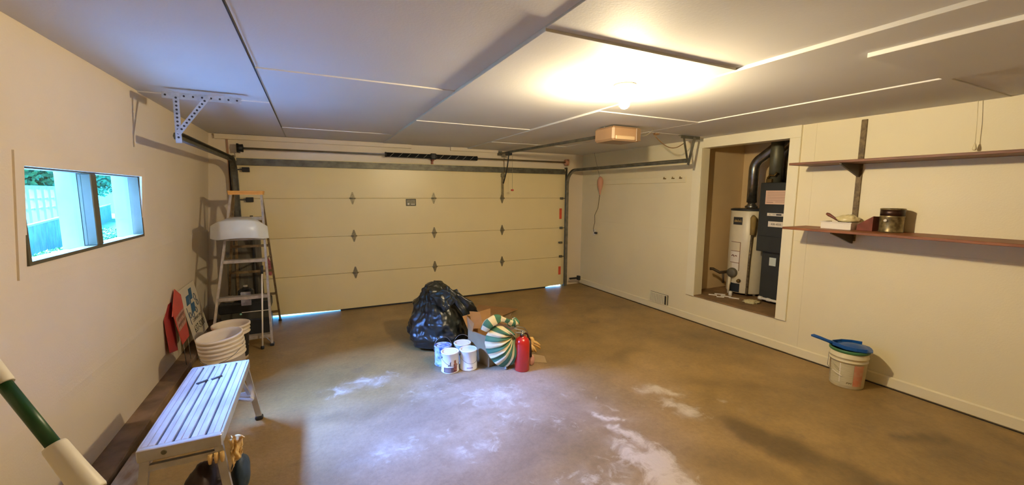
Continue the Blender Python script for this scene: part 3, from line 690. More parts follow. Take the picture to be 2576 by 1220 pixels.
mb.build('label_script', mat('gold_ink', srgb(190, 160, 100), .5), t)
for (a0, a1, z0, z1, mm) in ((AV-1.0, AV-.42, .96, 1.06, m_tank), (AV-1.0, AV-.42, .80, .945, m_paper), (AV-.85, AV-.45, .70, .79, m_paper)):
    cyl_patch(a0, a1, z0, z1).build('instruction_label', mm, t)
mb = MB()
for (a, z0, z1) in ((AV-.40, .69, 1.07),):
    mb.tube([cyl_pt(a, z0), cyl_pt(a, z1)], .003, 5)
for z in (1.07, .95, .795): mb.tube([cyl_pt(AV-1.0+.1*i, z) for i in range(7)], .0028, 5)
mb.tube([cyl_pt(AV-.9, .88, rt+.003), cyl_pt(AV-.8, .895, rt+.003), cyl_pt(AV-.7, .875, rt+.003)], .006, 5); mb.tube([cyl_pt(AV-.65, .89, rt+.003), cyl_pt(AV-.55, .885, rt+.003)], .006, 5)
mb.build('label_border', mat('label_brown', srgb(120, 50, 24), .6), t)
mb = MB(); mb.tube([cyl_pt(AV+.12, 1.42, rt+.02), cyl_pt(AV+.12, 1.40, rt+.045), cyl_pt(AV+.13, 1.34, rt+.05), cyl_pt(AV+.13, 1.18, rt+.045)], [.02, .035, .036, .03], 12); mb.build('valve_cover', mat('foam_tan', srgb(146, 122, 66), .8, var=.2), t)
mb = MB(); mb.tube([cyl_pt(AV+.12, 1.19, rt+.035), cyl_pt(AV+.08, .85, rt+.03), cyl_pt(AV+.06, .42, rt+.03), cyl_pt(AV+.06, .395, rt+.03)], .014, 10); mb.build('relief_pipe', mat('pipe_copper', srgb(112, 96, 70), .45, .5, var=.5, vscale=40), t)
mb = MB(); mb.lathe(cyl_pt(AV-.72, .66, rt), [(.062, 0), (.066, .02), (.06, .05), (.03, .055)], 20, axis=(math.cos(AV-.5), math.sin(AV-.5), 0)); mb.build('gas_control', mat('control_grey', srgb(96, 90, 74), .5, var=.3), t)
mb = MB(); mb.lathe(cyl_pt(AV-.35, .56, rt), [(.026, 0), (.022, .03), (.01, .035)], 12, axis=(math.cos(AV-.35), math.sin(AV-.35), 0)); mb.build('drain_valve', m_brass, t)
cyl_patch(AV-.95, AV-.30, .405, .52, rt+.002).build('burner_opening', mat('opening_black', (.008, .012, .016), .6), t)
mb = MB(); mb.tube([cyl_pt(AV-.95, .66, rt+.02), cyl_pt(AV-.95, .64, rt+.10)+Vector((-.0, .05, 0)), cyl_pt(AV-.95, .68, rt+.12)+Vector((-.02, .12, 0)), cyl_pt(AV-.95, .68, rt+.14)+Vector((-.03, .14, .0))], .020, 8)
mb.tube([cyl_pt(AV-.95, .64, rt+.07)+Vector((0, .03, 0)), cyl_pt(AV-.95, .50, rt+.06)+Vector((0, .03, 0))], .014, 8)
mb.build('gas_valve', mat('valve_dark', srgb(70, 54, 32), .5, .3, var=.3), t)
mb = MB(); mb.tube([cyl_pt(AV-.80, .60, rt+.03), cyl_pt(AV-.84, .48, rt+.03), cyl_pt(AV-.84, .375, rt+.03)], [.022, .018, .016], 8); mb.build('drip_leg', m_tank, t)

# furnace
FX, FY0, FY1 = 5.0, 2.62, 3.16
t = thing('furnace', (FX+.3, 2.9, CZ0), 'tall charcoal furnace cabinet beside the water heater in the closet', 'furnace')
mb = MB(); mb.bbox(FX-.03, FX+.42, FY0-.1, FY1+.05, 1.0, 1.84, .008); mb.build('upper_cabinet', m_furn, t)
mb = MB(); mb.bbox(FX+.02, FX+.42, FY0-.1, FY1+.0, CZ0+.02, 1.005, .008); mb.build('lower_cabinet', m_furn, t)
fx = FX-.033
def flabel(y0, y1, z0, z1, mm, nm, x=fx): mb = MB(); mb.bbox(x, x+.004, y0, y1, z0, z1, .0008); return mb.build(nm, mm, t)
l1 = flabel(2.80, 3.135, 1.58, 1.745, mat('pale_label', srgb(226, 190, 160), .6), 'rating_label')
mb = MB()
for q in range(7): mb.box(fx-.0008, fx, 2.82, 3.115-(.10 if q == 6 else 0), 1.72-q*.019, 1.723-q*.019)
mb.box(fx-.0008, fx, 3.04, 3.12, 1.60, 1.606); mb.build('print_lines', mat('print_grey', srgb(150, 110, 90), .6), l1)
l2 = flabel(2.86, 3.10, 1.44, 1.475, m_paper, 'badge_strip'); mb = MB(); mb.text('=-  ===', .03, (fx-.001, 3.03, 1.447), (0, -1, 0), (0, 0, 1)); mb.box(fx-.0008, fx, 2.93, 2.99, 1.449, 1.466); mb.build('print_lines', m_ink, l2)
l3 = flabel(2.88, 3.08, 1.31, 1.375, m_paper, 'number_label'); mb = MB(); mb.text('438-4555', .032, (fx-.001, 2.985, 1.332), (0, -1, 0), (0, 0, 1)); mb.build('print_lines', m_ink, l3)
flabel(2.98, 3.06, .83, .93, mat('pale_blue_label', srgb(206, 214, 200), .6), 'switch_label', FX+.017)
for z in (1.19, 1.0):
    mb = MB(); mb.box(FX-.034, FX-.029, FY0-.1, FY1+.04, z, z+.006); mb.build('panel_seam', m_black, t)
mb = MB(); mb.bbox(FX+.0, FX+.02, 3.0, 3.12, 1.17, 1.20, .004); mb.build('door_handle', m_black, t)
def duct(pts, r, nm, mm=m_duct):
    mb = MB(); mb.tube(pts, r, 20)
    for p in pts[1:-1:2]: pass
    return mb.build(nm, mm, t)
duct([(5.22, 2.93, 1.84), (5.22, 2.93, 2.55)], .075, 'flue_duct')
duct([(5.10, 3.12, 1.84), (5.10, 3.12, 2.55)], .07, 'supply_duct', mat('duct_dull', srgb(110, 108, 88), .5, .5, var=.2))
mb = MB()
for z in (2.22, 2.30): mb.lathe((5.22, 2.93, z), [(.078, 0), (.082, .006), (.078, .012)], 20)
mb.build('duct_joint', m_duct, t)
duct([(5.40, 3.22, 1.30), (5.40, 3.22, 2.12)] + arc(lambda a: (5.40, 3.22-.18+.18*math.cos(a), 2.12+.18*math.sin(a)), .25, 1.2, 5) + [(5.40, 2.95, 2.42), (5.40, 2.85, 2.5)], .055, 'vent_elbow')
mb = MB(); mb.tube([(5.02, 3.16, 1.84), (5.02, 3.16, 1.90), (5.0, 3.12, 1.93), (4.99, 3.06, 1.92), (5.0, 3.04, 1.96)], .012, 8); mb.bbox(5.0, 5.05, 3.10, 3.17, 1.84, 1.885, .004); mb.build('conduit', m_brass, t)
mb = MB(); mb.tube([(4.98, 3.12, .415), (4.98, 2.99, .413), (4.98, 2.80, .412)], .016, 10); mb.tube([(4.98, 3.13, .415), (4.98, 3.09, .415)], .023, 10); mb.tube([(4.98, 3.03, .413), (4.98, 2.99, .413)], .021, 10)
mb.build('drain_pipe', m_white, t)
# debris on the closet floor
for (x, y, a, ln, lab) in ((4.745, 3.60, .3, .10, 'pale wooden scrap on the closet floor, nearest the left casing'), (4.86, 3.58, .35, .13, 'pale wooden scrap on the closet floor, farthest back of the scraps'),
                           (4.83, 3.47, .2, .12, 'pale wooden scrap on the closet floor, in the middle of the scraps'), (4.735, 3.48, .45, .09, 'short pale wooden scrap right at the closet sill'), (4.84, 3.36, .15, .12, 'pale wooden scrap on the closet floor, nearest the crumpled wrap')):
    mb = MB(); dx, dy = math.cos(a-1.3)*ln/2, math.sin(a-1.3)*ln/2
    mb.beam((x-dx, y-dy, CZ0+.007), (x+dx, y+dy, CZ0+.007), .022, .010)
    tag(mb.build('wood_scrap', m_white), lab, 'scrap', 'scraps on the closet floor')
mb = MB(); mb.lathe((4.93, 3.48, CZ0+.001), [(.022, 0), (.022, .055), (.018, .06), (.018, .062), (.001, .062)], 12)
tag(mb.build('pill_bottle', m_white), 'small white upright cap on the closet floor by the heater', 'bottle')
mb = lump((4.86, 3.14, CZ0+.012), .10, .085, .018, .35, 2.4, 4, 5.0, .010); tag(mb.build('plastic_wrap', m_plas), 'flat crumpled translucent wrap on the closet floor in front', 'wrap')

# ------------------------------------------------------------------ pails
def pail_profile(h, rt, rb, th=.004):
    p = [(rb*.96, 0), (rb, .005)]
    p += [(rb+(rt-rb)*.74, h*.74), (rt*1.035, h*.745), (rt*1.035, h*.755), (rb+(rt-rb)*.80, h*.76), (rb+(rt-rb)*.84, h*.84), (rt*1.04, h*.845), (rt*1.04, h*.855), (rb+(rt-rb)*.88, h*.86),
          (rt*.985, h*.93), (rt*1.06, h*.935), (rt*1.06, h*.995), (rt*1.03, h), (rt-th, h), (rt-th-.004, h*.9), (rb-th, .010), (0.001, .010)]
    return p
def pail(name, c, h, rt, rb, mm, label, axis=(0, 0, 1), group=None, bail=True, cat='bucket', th=.004):
    t = thing(name, c, label, cat, group)
    mb = MB(); mb.lathe(c, pail_profile(h, rt, rb, th), 36, axis=axis); mb.build('bucket_body', mm, t)
    if bail:
        A = Vector(axis).normalized(); cc = Vector(c)+A*(h*.80); u = A.cross(Vector((.3, 1, 0))).normalized(); v = A.cross(u)
        mb = MB(); mb.tube([cc + u*(rt*1.05*math.cos(a)) + v*(rt*1.10*math.sin(a)) - A*(rt*.55*math.sin(a)) for a in [math.pi*i/12 for i in range(13)]], .0025, 6); mb.build('bail', m_galv, t)
        mb = MB(); mb.tube([cc + v*(rt*1.10) - A*(rt*.55) + u*.045, cc + v*(rt*1.10) - A*(rt*.55) - u*.045], .008, 8); mb.build('grip', m_white, t)
    return t
# nested white buckets behind the bench
axt = Vector((-.10, -.05, 1)).normalized(); c0 = Vector((-.745, 4.27, .004))
n_lab = ['topmost bucket of the nested cream stack behind the bench, seen from above', 'second bucket from the top of the nested cream stack', 'third bucket from the top of the nested cream stack', 'bottom bucket of the nested cream stack, standing on the floor']
for k in range(4):
    c = c0 + axt*(.036*(3-k))
    pail('bucket', c, .34, .165, .135, m_bucket, n_lab[k], axis=axt, group='nested cream buckets behind the bench', bail=(k == 1), th=.003)
t = pail('bucket', (-.80, 4.86, .0), .37, .158, .130, m_bucket, 'cream bucket with a black label behind the nested stack', bail=False)
def cyl_wrap(c, r0, r1, z0, z1, a0, a1, n=14, eps=.0015):
    V = []; Fc = []; c = Vector(c)
    for i in range(n+1):
        a = a0+(a1-a0)*i/n
        V += [c+Vector(((r0+eps)*math.cos(a), (r0+eps)*math.sin(a), z0)), c+Vector(((r1+eps)*math.cos(a), (r1+eps)*math.sin(a), z1))]
    for i in range(n): Fc.append((2*i, 2*i+2, 2*i+3, 2*i+1))
    mb = MB(); mb.sm = True; mb.add(V, Fc); return mb
cyl_wrap((-.80, 4.86, 0), .1325, .1495, .03, .268, -2.2, .5).build('label', m_black, t)
mb = MB(); mb.lathe((-.80+.1425, 4.86-.03, .14), [(.006, 0), (.006, .0015), (.001, .0015)], 8, axis=(.97, -.2, 0)); mb.build('label_dot', m_paper, t)

# bucket by the right wall
BX, BY = 4.262, 1.825
t = thing('bucket', (BX, BY, 0), 'cream pail with a green rim and faded red label by the right wall', 'bucket')
mb = MB(); mb.lathe((BX, BY, 0), [(.118, 0), (.122, .006), (.133, .235), (.139, .237), (.139, .245), (.134, .247), (.136, .27), (.142, .272), (.142, .28), (.137, .283), (.139, .325), (.133, .325), (.130, .29), (.117, .012), (.001, .012)], 36)
mb.build('bucket_body', mat('pail_cream', srgb(214, 202, 164), .5, var=.08), t)
mb = MB(); mb.lathe((BX, BY, .318), [(.140, 0), (.146, .006), (.146, .024), (.138, .028), (.130, .014), (.130, .0)], 36); mb.build('green_rim', mat('rim_green', srgb(66, 116, 70), .5, var=.2), t)
ab = math.atan2(-BY, -BX)
cyl_wrap((BX, BY, 0), .1225, .1315, .03, .225, ab-1.1, ab+.35).build('printed_label', mat('faded_print', srgb(190, 178, 138), .6, col2=srgb(206, 196, 158), vscale=60, stretch=(.3, .3, 4)), t)
cyl_wrap((BX, BY, 0), .1228, .1315, .03, .222, ab+.36, ab+.95).build('red_label', mat('faded_red', srgb(206, 128, 92), .6, col2=srgb(206, 160, 120), vscale=14), t)
mb = MB()
for (a, z) in ((-.9, .20), (-.8, .185), (-.75, .17)): mb.tube([Vector((BX+.1312*math.cos(ab+a+.05*i), BY+.1312*math.sin(ab+a+.05*i), z-.003*i)) for i in range(8)], .0016, 4)
for q in range(5): mb.tube([Vector((BX+.1255*math.cos(ab+.02+.06*q), BY+.1255*math.sin(ab+.02+.06*q), .048+.006*(q % 2))), Vector((BX+.1262*math.cos(ab+.05+.06*q), BY+.1262*math.sin(ab+.05+.06*q), .062))], .0022, 4)
mb.build('print_marks', mat('faint_ink', srgb(120, 104, 66), .6), t)
mb = MB(); mb.tube([Vector((BX+.136*math.cos(ab+a), BY+.136*math.sin(ab+a), .14-.03*(a+.85)/.6)) for a in [-.85+.075*i for i in range(9)]], .0045, 6); mb.build('bail_grip', m_paper, t)
mb = MB(); mb.tube([Vector((BX+.143*math.cos(ab+a), BY+.143*math.sin(ab+a), z)) for a, z in ((-1.7, .26), (-1.68, .2), (-1.5, .15), (-1.2, .148), (-.9, .142))], .002, 6); mb.build('bail', m_galv, t)
cyl_wrap((BX, BY, 0), .1245, .1305, .05, .225, ab-.42, ab-.36, 2, .003).build('label_stripe', m_paper, t)
# blue dustpan on the pail
t = thing('dustpan', (BX, BY, .34), 'blue dustpan lying on top of the pail, handle pointing away from the wall', 'dustpan')
hd = Vector((-.52, .85, 0)).normalized(); sd = Vector((hd.y, -hd.x, 0)); cc = Vector((BX, BY, .356))
def pp(a, b_, z): return cc + hd*a + sd*b_ + Vector((0, 0, z))
outline = [(-.155, -.03), (-.145, -.08), (-.10, -.118), (-.03, -.125), (.05, -.10), (.10, -.045), (.125, -.022), (.125, .022), (.10, .045), (.05, .10), (-.03, .125), (-.10, .118), (-.145, .08), (-.155, .03)]
mb = MB(); mb.prism([pp(a, b_, -.008) for a, b_ in outline], (0, 0, .006))
n = len(outline)
for i in range(3, n-3):
    a, b_ = outline[i], outline[i+1] if i+1 < n else outline[0]
for i in range(2, n-3):
    p, q = pp(*outline[i], 0), pp(*outline[i+1], 0); mb.beam(p+Vector((0, 0, .010)), q+Vector((0, 0, .010)), .004, .028)
V = []
mb.sm = False
mb.build('pan', m_blue, t)
V = []; Fc = []
for i in range(9):
    for j in range(9):
        u, v = i/8*2-1, j/8*2-1; a, b_ = -.02+u*.10, v*.085; V.append(pp(a, b_, .004+.026*math.cos(u*1.5)*math.cos(v*1.5)))
for i in range(8):
    for j in range(8): a = i*9+j; Fc.append((a, a+1, a+10, a+9))
mb = MB(); mb.sm = True; mb.add(V, Fc); mb.build('pan_hood', m_blue, t)
mb = MB(); mb.tube([pp(.115, 0, .004), pp(.16, 0, .016), pp(.22, 0, .034), pp(.265, 0, .046), pp(.285, 0, .044)], [.018, .014, .015, .015, .008], 10); mb.build('handle', m_blue, t)

# ------------------------------------------------------------------ aluminium bench
bz = .50; A0 = Vector((-.785, 2.33, bz)); 
bx0, bx1, by0, by1 = -.785, -.465, 2.345, 3.37
t = thing('work_bench', (-.625, 2.86, 0), 'low folding aluminium work platform with paint-spotted slats near the left wall', 'bench')
pw = (bx1-bx0)/5
for k in range(5):
    x0 = bx0 + (.0 if k == 0 else 0) + k*pw
    w0 = pw-.008
    mb = MB(); mb.bbox(x0+.002, x0+w0/2-.001, by0+.03, by1-.02, bz-.022, bz, .002); mb.box(x0+w0/2-.001, x0+w0/2+.001, by0+.03, by1-.02, bz-.022, bz-.003); mb.bbox(x0+w0/2+.001, x0+w0, by0+.03, by1-.02, bz-.022, bz, .002)
    mb.build('deck_slat', m_aluw, t)
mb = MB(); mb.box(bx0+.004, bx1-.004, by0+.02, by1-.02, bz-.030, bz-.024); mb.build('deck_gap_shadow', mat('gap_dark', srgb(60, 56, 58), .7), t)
mb = MB(); mb.bbox(bx0-.008, bx1+.004, by0, by0+.030, bz-.062, bz-.0, .004); mb.build('end_rail', m_alu, t)
mb = MB(); mb.bbox(bx0-.008, bx1+.004, by1-.022, by1, bz-.055, bz-.001, .004); mb.build('end_rail', m_alu, t)
for x in (bx0-.010, bx1-.006):
    mb = MB(); mb.bbox(x, x+.012, by0+.028, by1-.022, bz-.055, bz-.002, .002); mb.build('side_rail', m_alu, t)
def leg(mb, p, q, w=.036, h=.026): mb.beam(p, q, w, h, up=(0, 1, 0))
for y, dy in ((by0+.03, -.03), (by1-.03, .09)):
    for (xt, xb) in ((bx0+.016, bx0-.035), (bx1-.018, bx1+.030)):
        mb = MB(); leg(mb, (xt, y, bz-.058), (xb, y+dy, .025)); l = mb.build('leg', m_alu, t)
        mb = MB(); mb.bbox(xb-.026, xb+.026, y+dy-.022, y+dy+.022, .0, .032, .008); mb.build('foot_cap', m_black, l)
    mb = MB(); zz = bz-.105; mb.beam((bx0+.012, y+dy*.12, zz), (bx1-.016, y+dy*.12, zz), .022, .030); mb.build('cross_bar', m_alu, t)
mb = MB(); mb.beam((bx1-.01, by1-.03, bz-.25), (bx1-.01, by1-.26, bz-.06), .02, .014); mb.build('brace', m_alu, t)
mb = MB(); mb.prism([(bx1-.015, by1+.015, .20), (bx1+.012, by1+.030, .18), (bx1+.012, by1-.10, .22), (bx1-.20, by1+.01, .235), (bx1-.20, by1+.01, .25), (bx1-.005, by1+.01, .25)], (0, .008, 0)); mb.build('gusset', m_alu, t)
for (xa, xb, ya, yb) in ((-.705, -.655, 3.05, 3.085), (-.635, -.585, 3.085, 3.12)):
    mb = MB(); mb.tube([(xa, ya, bz+.0004), (xb, yb, bz+.0004)], [.009, .009], 6); o = mb.build('handle_slot', m_ink, t)
for (xa, ya) in ((-.69, 2.355), (-.52, 2.40)):
    mb = MB(); mb.lathe((xa, by0-.0005, bz-.03), [(.012, 0), (.012, .001), (.006, .001)], 10, axis=(0, -1, 0)); mb.build('rivet', m_galvd, t) if xa < -.6 else None

# things under / hung on the bench
def finger(mb, p, q, r): mb.tube([p, (Vector(p)+Vector(q))/2, q], [r, r*1.05, r*.6], 8)
t = thing('work_glove', (-.44, 2.36, .30), 'tan leather work glove hanging on the near corner of the bench', 'glove')
GLOVE = t

mb = MB()
for k in range(3): finger(mb, (-.515+.024*k, 2.348, .405), (-.518+.026*k, 2.344, .355), .010)
mb.build('glove_fingers', m_tan, t)
t = thing('tool_bag', (-.52, 2.48, 0), 'dark tool bag with a red patch on the floor under the bench', 'bag')
mb = lump((-.57, 2.45, .155), .085, .14, .155, .16, 1.6, 4, 3.0, .154); mb.build('bag_body', mat('dark_maroon', srgb(46, 28, 26), .6, var=.4), t)
mb = lump((-.63, 2.36, .09), .045, .055, .08, .15, 2, 3, 6.0, .09); mb.build('red_pocket', m_redp, t)
mb = lump((-.440, 2.62, .11), .045, .075, .11, .10, 1.4, 4, 8.0, .119); tag(mb.build('blue_jug', mat('dull_blue', srgb(46, 66, 84), .5, var=.2)), 'dull blue-grey plastic jug on the floor behind the hanging glove', 'jug')
# paint-splashed plank between ledge and bench
mb = MB(); mb.bbox(-1.115, -.985, 1.1, 3.25, .0, .035, .004)
tag(mb.build('plank', mat('splashed_wood', srgb(150, 126, 98), .6, col2=srgb(196, 188, 180), vscale=6, stretch=(3, 1, 1))), 'paint-splashed plank lying along the ledge left of the bench', 'plank')

# ------------------------------------------------------------------ extension pole, lower left corner
PA = Vector((-.445, .891, 1.400)); PD = Vector((.069, -.052, -.093))
def al(u): return PA + PD*u
t = thing('extension_pole', al(14.9), 'green extension pole with white plastic sleeves in the near left corner', 'pole')
mb = MB(); mb.tube([al(-.02), al(1.02)], .0092, 16); mb.tube([al(1.72), al(14.9)], .0092, 16); mb.tube([al(-8.9), al(-.9)], .008, 16); mb.build('pole_tube', m_green, t)
def sleeve(u0, u1, r0, r1):
    mb = MB(); mb.tube([al(u0), al(u0+.03), al((u0+u1)/2), al(u1-.03), al(u1)], [r0*.94, r0, (r0+r1)/2*.97, r1, r1*.95], 22); return mb.build('grip_sleeve', m_white, t)
sleeve(.98, 1.74, .0150, .0185); sleeve(-.95, .0, .0155, .0125)

# ------------------------------------------------------------------ step ladder
t = thing('step_ladder', (-.72, 5.55, 0), 'worn aluminium stepladder with a yellow-orange top standing in the left corner', 'ladder')
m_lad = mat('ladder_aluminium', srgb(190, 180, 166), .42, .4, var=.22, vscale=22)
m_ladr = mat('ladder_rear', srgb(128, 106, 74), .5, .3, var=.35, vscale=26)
TL, TR = Vector((-.805, 5.49, 1.69)), Vector((-.515, 5.49, 1.69))
FL, FR = Vector((-1.035, 5.12, .0)), Vector((-.475, 5.12, .0))
BL, BR = Vector((-1.03, 6.09, .0)), Vector((-.455, 6.09, .0))
mb = MB(); mb.bbox(-.835, -.495, 5.45, 5.63, 1.685, 1.712, .006); mb.box(-.83, -.50, 5.455, 5.625, 1.668, 1.69); mb.build('top_cap', m_orange, t)
for a, b_ in ((TL, FL), (TR, FR)):
    mb = MB(); mb.beam(a, b_+Vector((0, 0, .02)), .022, .046, up=(0, 1, .22)); l = mb.build('rail', m_lad, t)
    mb = MB(); mb.bbox(b_.x-.02, b_.x+.02, b_.y-.035, b_.y+.035, 0, .028, .004); mb.build('foot', m_black, l)
for a, b_ in ((TL+Vector((.01, .09, 0)), BL), (TR+Vector((-.01, .09, 0)), BR)):
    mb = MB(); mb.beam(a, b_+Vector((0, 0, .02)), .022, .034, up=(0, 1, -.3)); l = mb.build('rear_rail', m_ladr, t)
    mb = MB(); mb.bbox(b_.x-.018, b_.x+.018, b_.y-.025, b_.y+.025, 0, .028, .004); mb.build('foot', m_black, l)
def lerpz(a, b_, z): u = (a.z-z)/(a.z-b_.z); return a.lerp(b_, u)
for z in (.13, .56, .955, 1.20, 1.42):
    p, q = lerpz(TL, FL, z), lerpz(TR, FR, z); y = p.y
    mb = MB(); mb.bbox(p.x+.010, q.x-.010, y-.040, y+.045, z-.004, z+.001, .002); mb.bbox(p.x+.008, q.x-.008, y-.044, y-.036, z-.034, z+.001, .002)
    mb.beam((p.x+.01, y+.043, z-.012), (q.x-.01, y+.043, z-.012), .004, .022); mb.build('step', m_lad, t)
for z in (.14, .40, .72, 1.05, 1.35):
    p, q = lerpz(TL+Vector((.01, .09, 0)), BL, z), lerpz(TR+Vector((-.01, .09, 0)), BR, z)
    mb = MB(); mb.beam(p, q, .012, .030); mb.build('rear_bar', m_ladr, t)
for s, a, b_ in ((-1, TL, FL), (1, TR, FR)):
    p = lerpz(a, b_, .95); q = lerpz(TR+Vector((-.01, .09, 0)) if s > 0 else TL+Vector((.01, .09, 0)), BR if s > 0 else BL, .92)
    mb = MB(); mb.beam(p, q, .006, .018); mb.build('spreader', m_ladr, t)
    p = lerpz(a, b_, .30); c = lerpz(a, b_, .13)
    mb = MB(); mb.beam((p.x-s*.01, p.y, .02+.0), (p.x-s*.09, p.y-.02, .13), .006, .022, up=(0, 1, 0)); mb.build('foot_brace', m_lad, t)
# white cover resting on the ladder step
t = thing('plastic_cover', (-.72, 5.25, 1.30), 'white curved plastic cover draped over an upper ladder step', 'cover')
xs_ = [-.985, -.93, -.87, -.72, -.57, -.51, -.46]; ys_ = [5.30, 5.24, 5.17, 5.135, 5.17, 5.24, 5.30]
ztop = [1.345, 1.375, 1.395, 1.405, 1.395, 1.365, 1.325]; zbot = [1.205, 1.195, 1.20, 1.215, 1.205, 1.19, 1.19]
_C = [list(q) for q in zip(xs_, ys_, ztop, zbot)]
def _cr(P, n):
    out = []
    for i in range(len(P)-1):
        p0 = P[max(0, i-1)]; p1 = P[i]; p2 = P[i+1]; p3 = P[min(len(P)-1, i+2)]
        for k in range(n):
            u = k/n; out.append([.5*((2*p1[q])+(-p0[q]+p2[q])*u+(2*p0[q]-5*p1[q]+4*p2[q]-p3[q])*u*u+(-p0[q]+3*p1[q]-3*p2[q]+p3[q])*u**3) for q in range(4)])
    return out + [P[-1]]
_C = _cr(_C, 4); NC = len(_C)
V = []; Fc = []
for i in range(NC):
    x, y, zt, zb = _C[i]
    V += [(x+(x+.72)*.03, y-.018, zb), (x, y-.004, zt-.01), (x+(-.72-x)*.04, y+.012, zt), (x+(-.72-x)*.25, 5.43, zt+.018)]
for i in range(NC-1):
    for j in range(3): a = i*4+j; Fc.append((a, a+4, a+5, a+1))
n0 = len(V)
V += [(Vector(v)+Vector((0, .004, -.004))) for v in V[:n0]]; F2 = [tuple(k+n0 for k in f[::-1]) for f in Fc]
_e = (NC-1)*4; edge = [(i*4, i*4+4) for i in range(NC-1)] + [(_e, _e+1), (_e+1, _e+2), (_e+2, _e+3)] + [(i*4+7, i*4+3) for i in range(NC-2, -1, -1)] + [(3, 2), (2, 1), (1, 0)]
F3 = [(b_, a, a+n0, b_+n0) for a, b_ in edge]
mb = MB(); mb.sm = True; mb.add(V, Fc+F2+F3); mb.build('cover_shell', mat('milky_plastic', srgb(226, 230, 228), .3, var=.04), t)
# clutter behind the ladder
m_greyb = mat('grey_board', srgb(104, 98, 82), .6, col2=srgb(78, 72, 60), vscale=5, stretch=(4, 4, .6))
mb = MB(); mb.prism([(-1.005, 6.115, .0), (-.62, 6.115, .0), (-.62, 6.150, 1.34), (-1.0, 6.150, 1.34)], (0, -.012, 0)); tag(mb.build('leaning_board', m_greyb), 'tall grey-brown board leaning on the front wall behind the ladder', 'board')
mb = MB(); mb.prism([(-.93, 6.098, .0), (-.90, 6.098, .0), (-.86, 6.130, 1.28), (-.89, 6.130, 1.28)], (0, -.012, 0)); tag(mb.build('upright_slat', m_ladr), 'dark narrow slat leaning on the grey board behind the ladder', 'slat')
mb = MB(); mb.tube([(-.70, 6.081, .0), (-.70, 6.113, 1.40)], .018, 12)
tag(mb.build('dark_tube', mat('dark_grey_tube', srgb(52, 52, 50), .5, var=.2)), 'thick dark grey tube standing upright behind the ladder', 'tube')
t = thing('storage_crate', (-.77, 5.86, 0), 'black plastic crate with pale trim lines behind the ladder', 'crate')
mb = MB(); mb.bbox(-1.02, -.52, 5.57, 5.89, .0, .20, .012); mb.build('crate_body', m_black, t)
mb = MB(); mb.bbox(-1.03, -.51, 5.56, 5.90, .29, .405, .014); mb.build('crate_lid', m_black, t)
mb = MB(); mb.bbox(-1.01, -.53, 5.58, 5.88, .20, .29, .004); mb.build('crate_middle', mat('smoky_grey', srgb(66, 64, 54), .5, var=.3, vscale=5), t)
mb = MB(); mb.box(-.80, -.52, 5.555, 5.56, .292, .300); mb.build('trim_line', m_white, t)
mb = MB(); mb.box(-1.0, -.86, 5.562, 5.572, .170, .186); mb.build('pale_tag', m_paper, t)
mb = MB(); mb.lathe((-.815, 5.578, .272), [(.012, 0), (.012, .004), (.004, .007)], 10, axis=(0, -1, 0)); mb.build('button', mat('teal_button', srgb(150, 214, 196), .4), t)
t = thing('jug', (-.755, 5.64, .406), 'black jug with a pale grey label standing on the black crate', 'jug')
mb = MB(); mb.bbox(-.835, -.675, 5.58, 5.68, .406, .56, .02); mb.lathe((-.755, 5.63, .555), [(.05, 0), (.03, .025), (.02, .03)], 16); mb.build('jug_body', m_black, t)
mb = MB(); mb.lathe((-.755, 5.63, .583), [(.022, 0), (.022, .02), (.001, .022)], 14); mb.build('cap', m_paper, t)
mb = MB(); mb.bbox(-.80, -.70, 5.550, 5.581, .375, .535, .004); mb.build('label', mat('label_greyblue', srgb(168, 166, 170), .5, var=.15, vscale=30), t)
mb = lump((-.92, 5.70, .43), .085, .06, .045, .30, 2.4, 3, 4.0, .024); tag(mb.build('rag', mat('rag_grey', srgb(150, 136, 110), .9, var=.3)), 'crumpled grey rag on the crate left of the jug', 'rag')
t = thing('broom_handle', (-.555, 5.05, 0), 'thin white handle with a black grip leaning on the right ladder rail', 'handle')
mb = MB(); mb.tube([(-.560, 5.03, .02), (-.535, 5.20, .80)], .0085, 10); mb.build('shaft', m_paper, t)
mb = MB(); mb.tube([(-.535, 5.20, .80), (-.532, 5.218, .89)], .014, 10); mb.build('grip', m_black, t)
mb = MB(); mb.lathe((-.56, 5.03, 0), [(.016, 0), (.018, .03), (.013, .035)], 10); mb.build('end_cap', m_black, t)
mb = lump((-.50, 5.95, .78), .035, .03, .075, .4, 2.5, 3, 9.0)
t2 = thing('wall_tag', (-.53, 6.2, .5), 'faded pink paper tag hanging on the door edge behind the ladder', 'tag')
mb = MB(); mb.prism([(-.60, 6.2305, .60), (-.53, 6.2305, .59), (-.51, 6.2305, .72), (-.56, 6.2305, .84), (-.60, 6.2305, .80)], (0, .004, 0)); mb.build('paper', mat('pink_paper', srgb(170, 96, 92), .8, var=.3, vscale=30), t2)

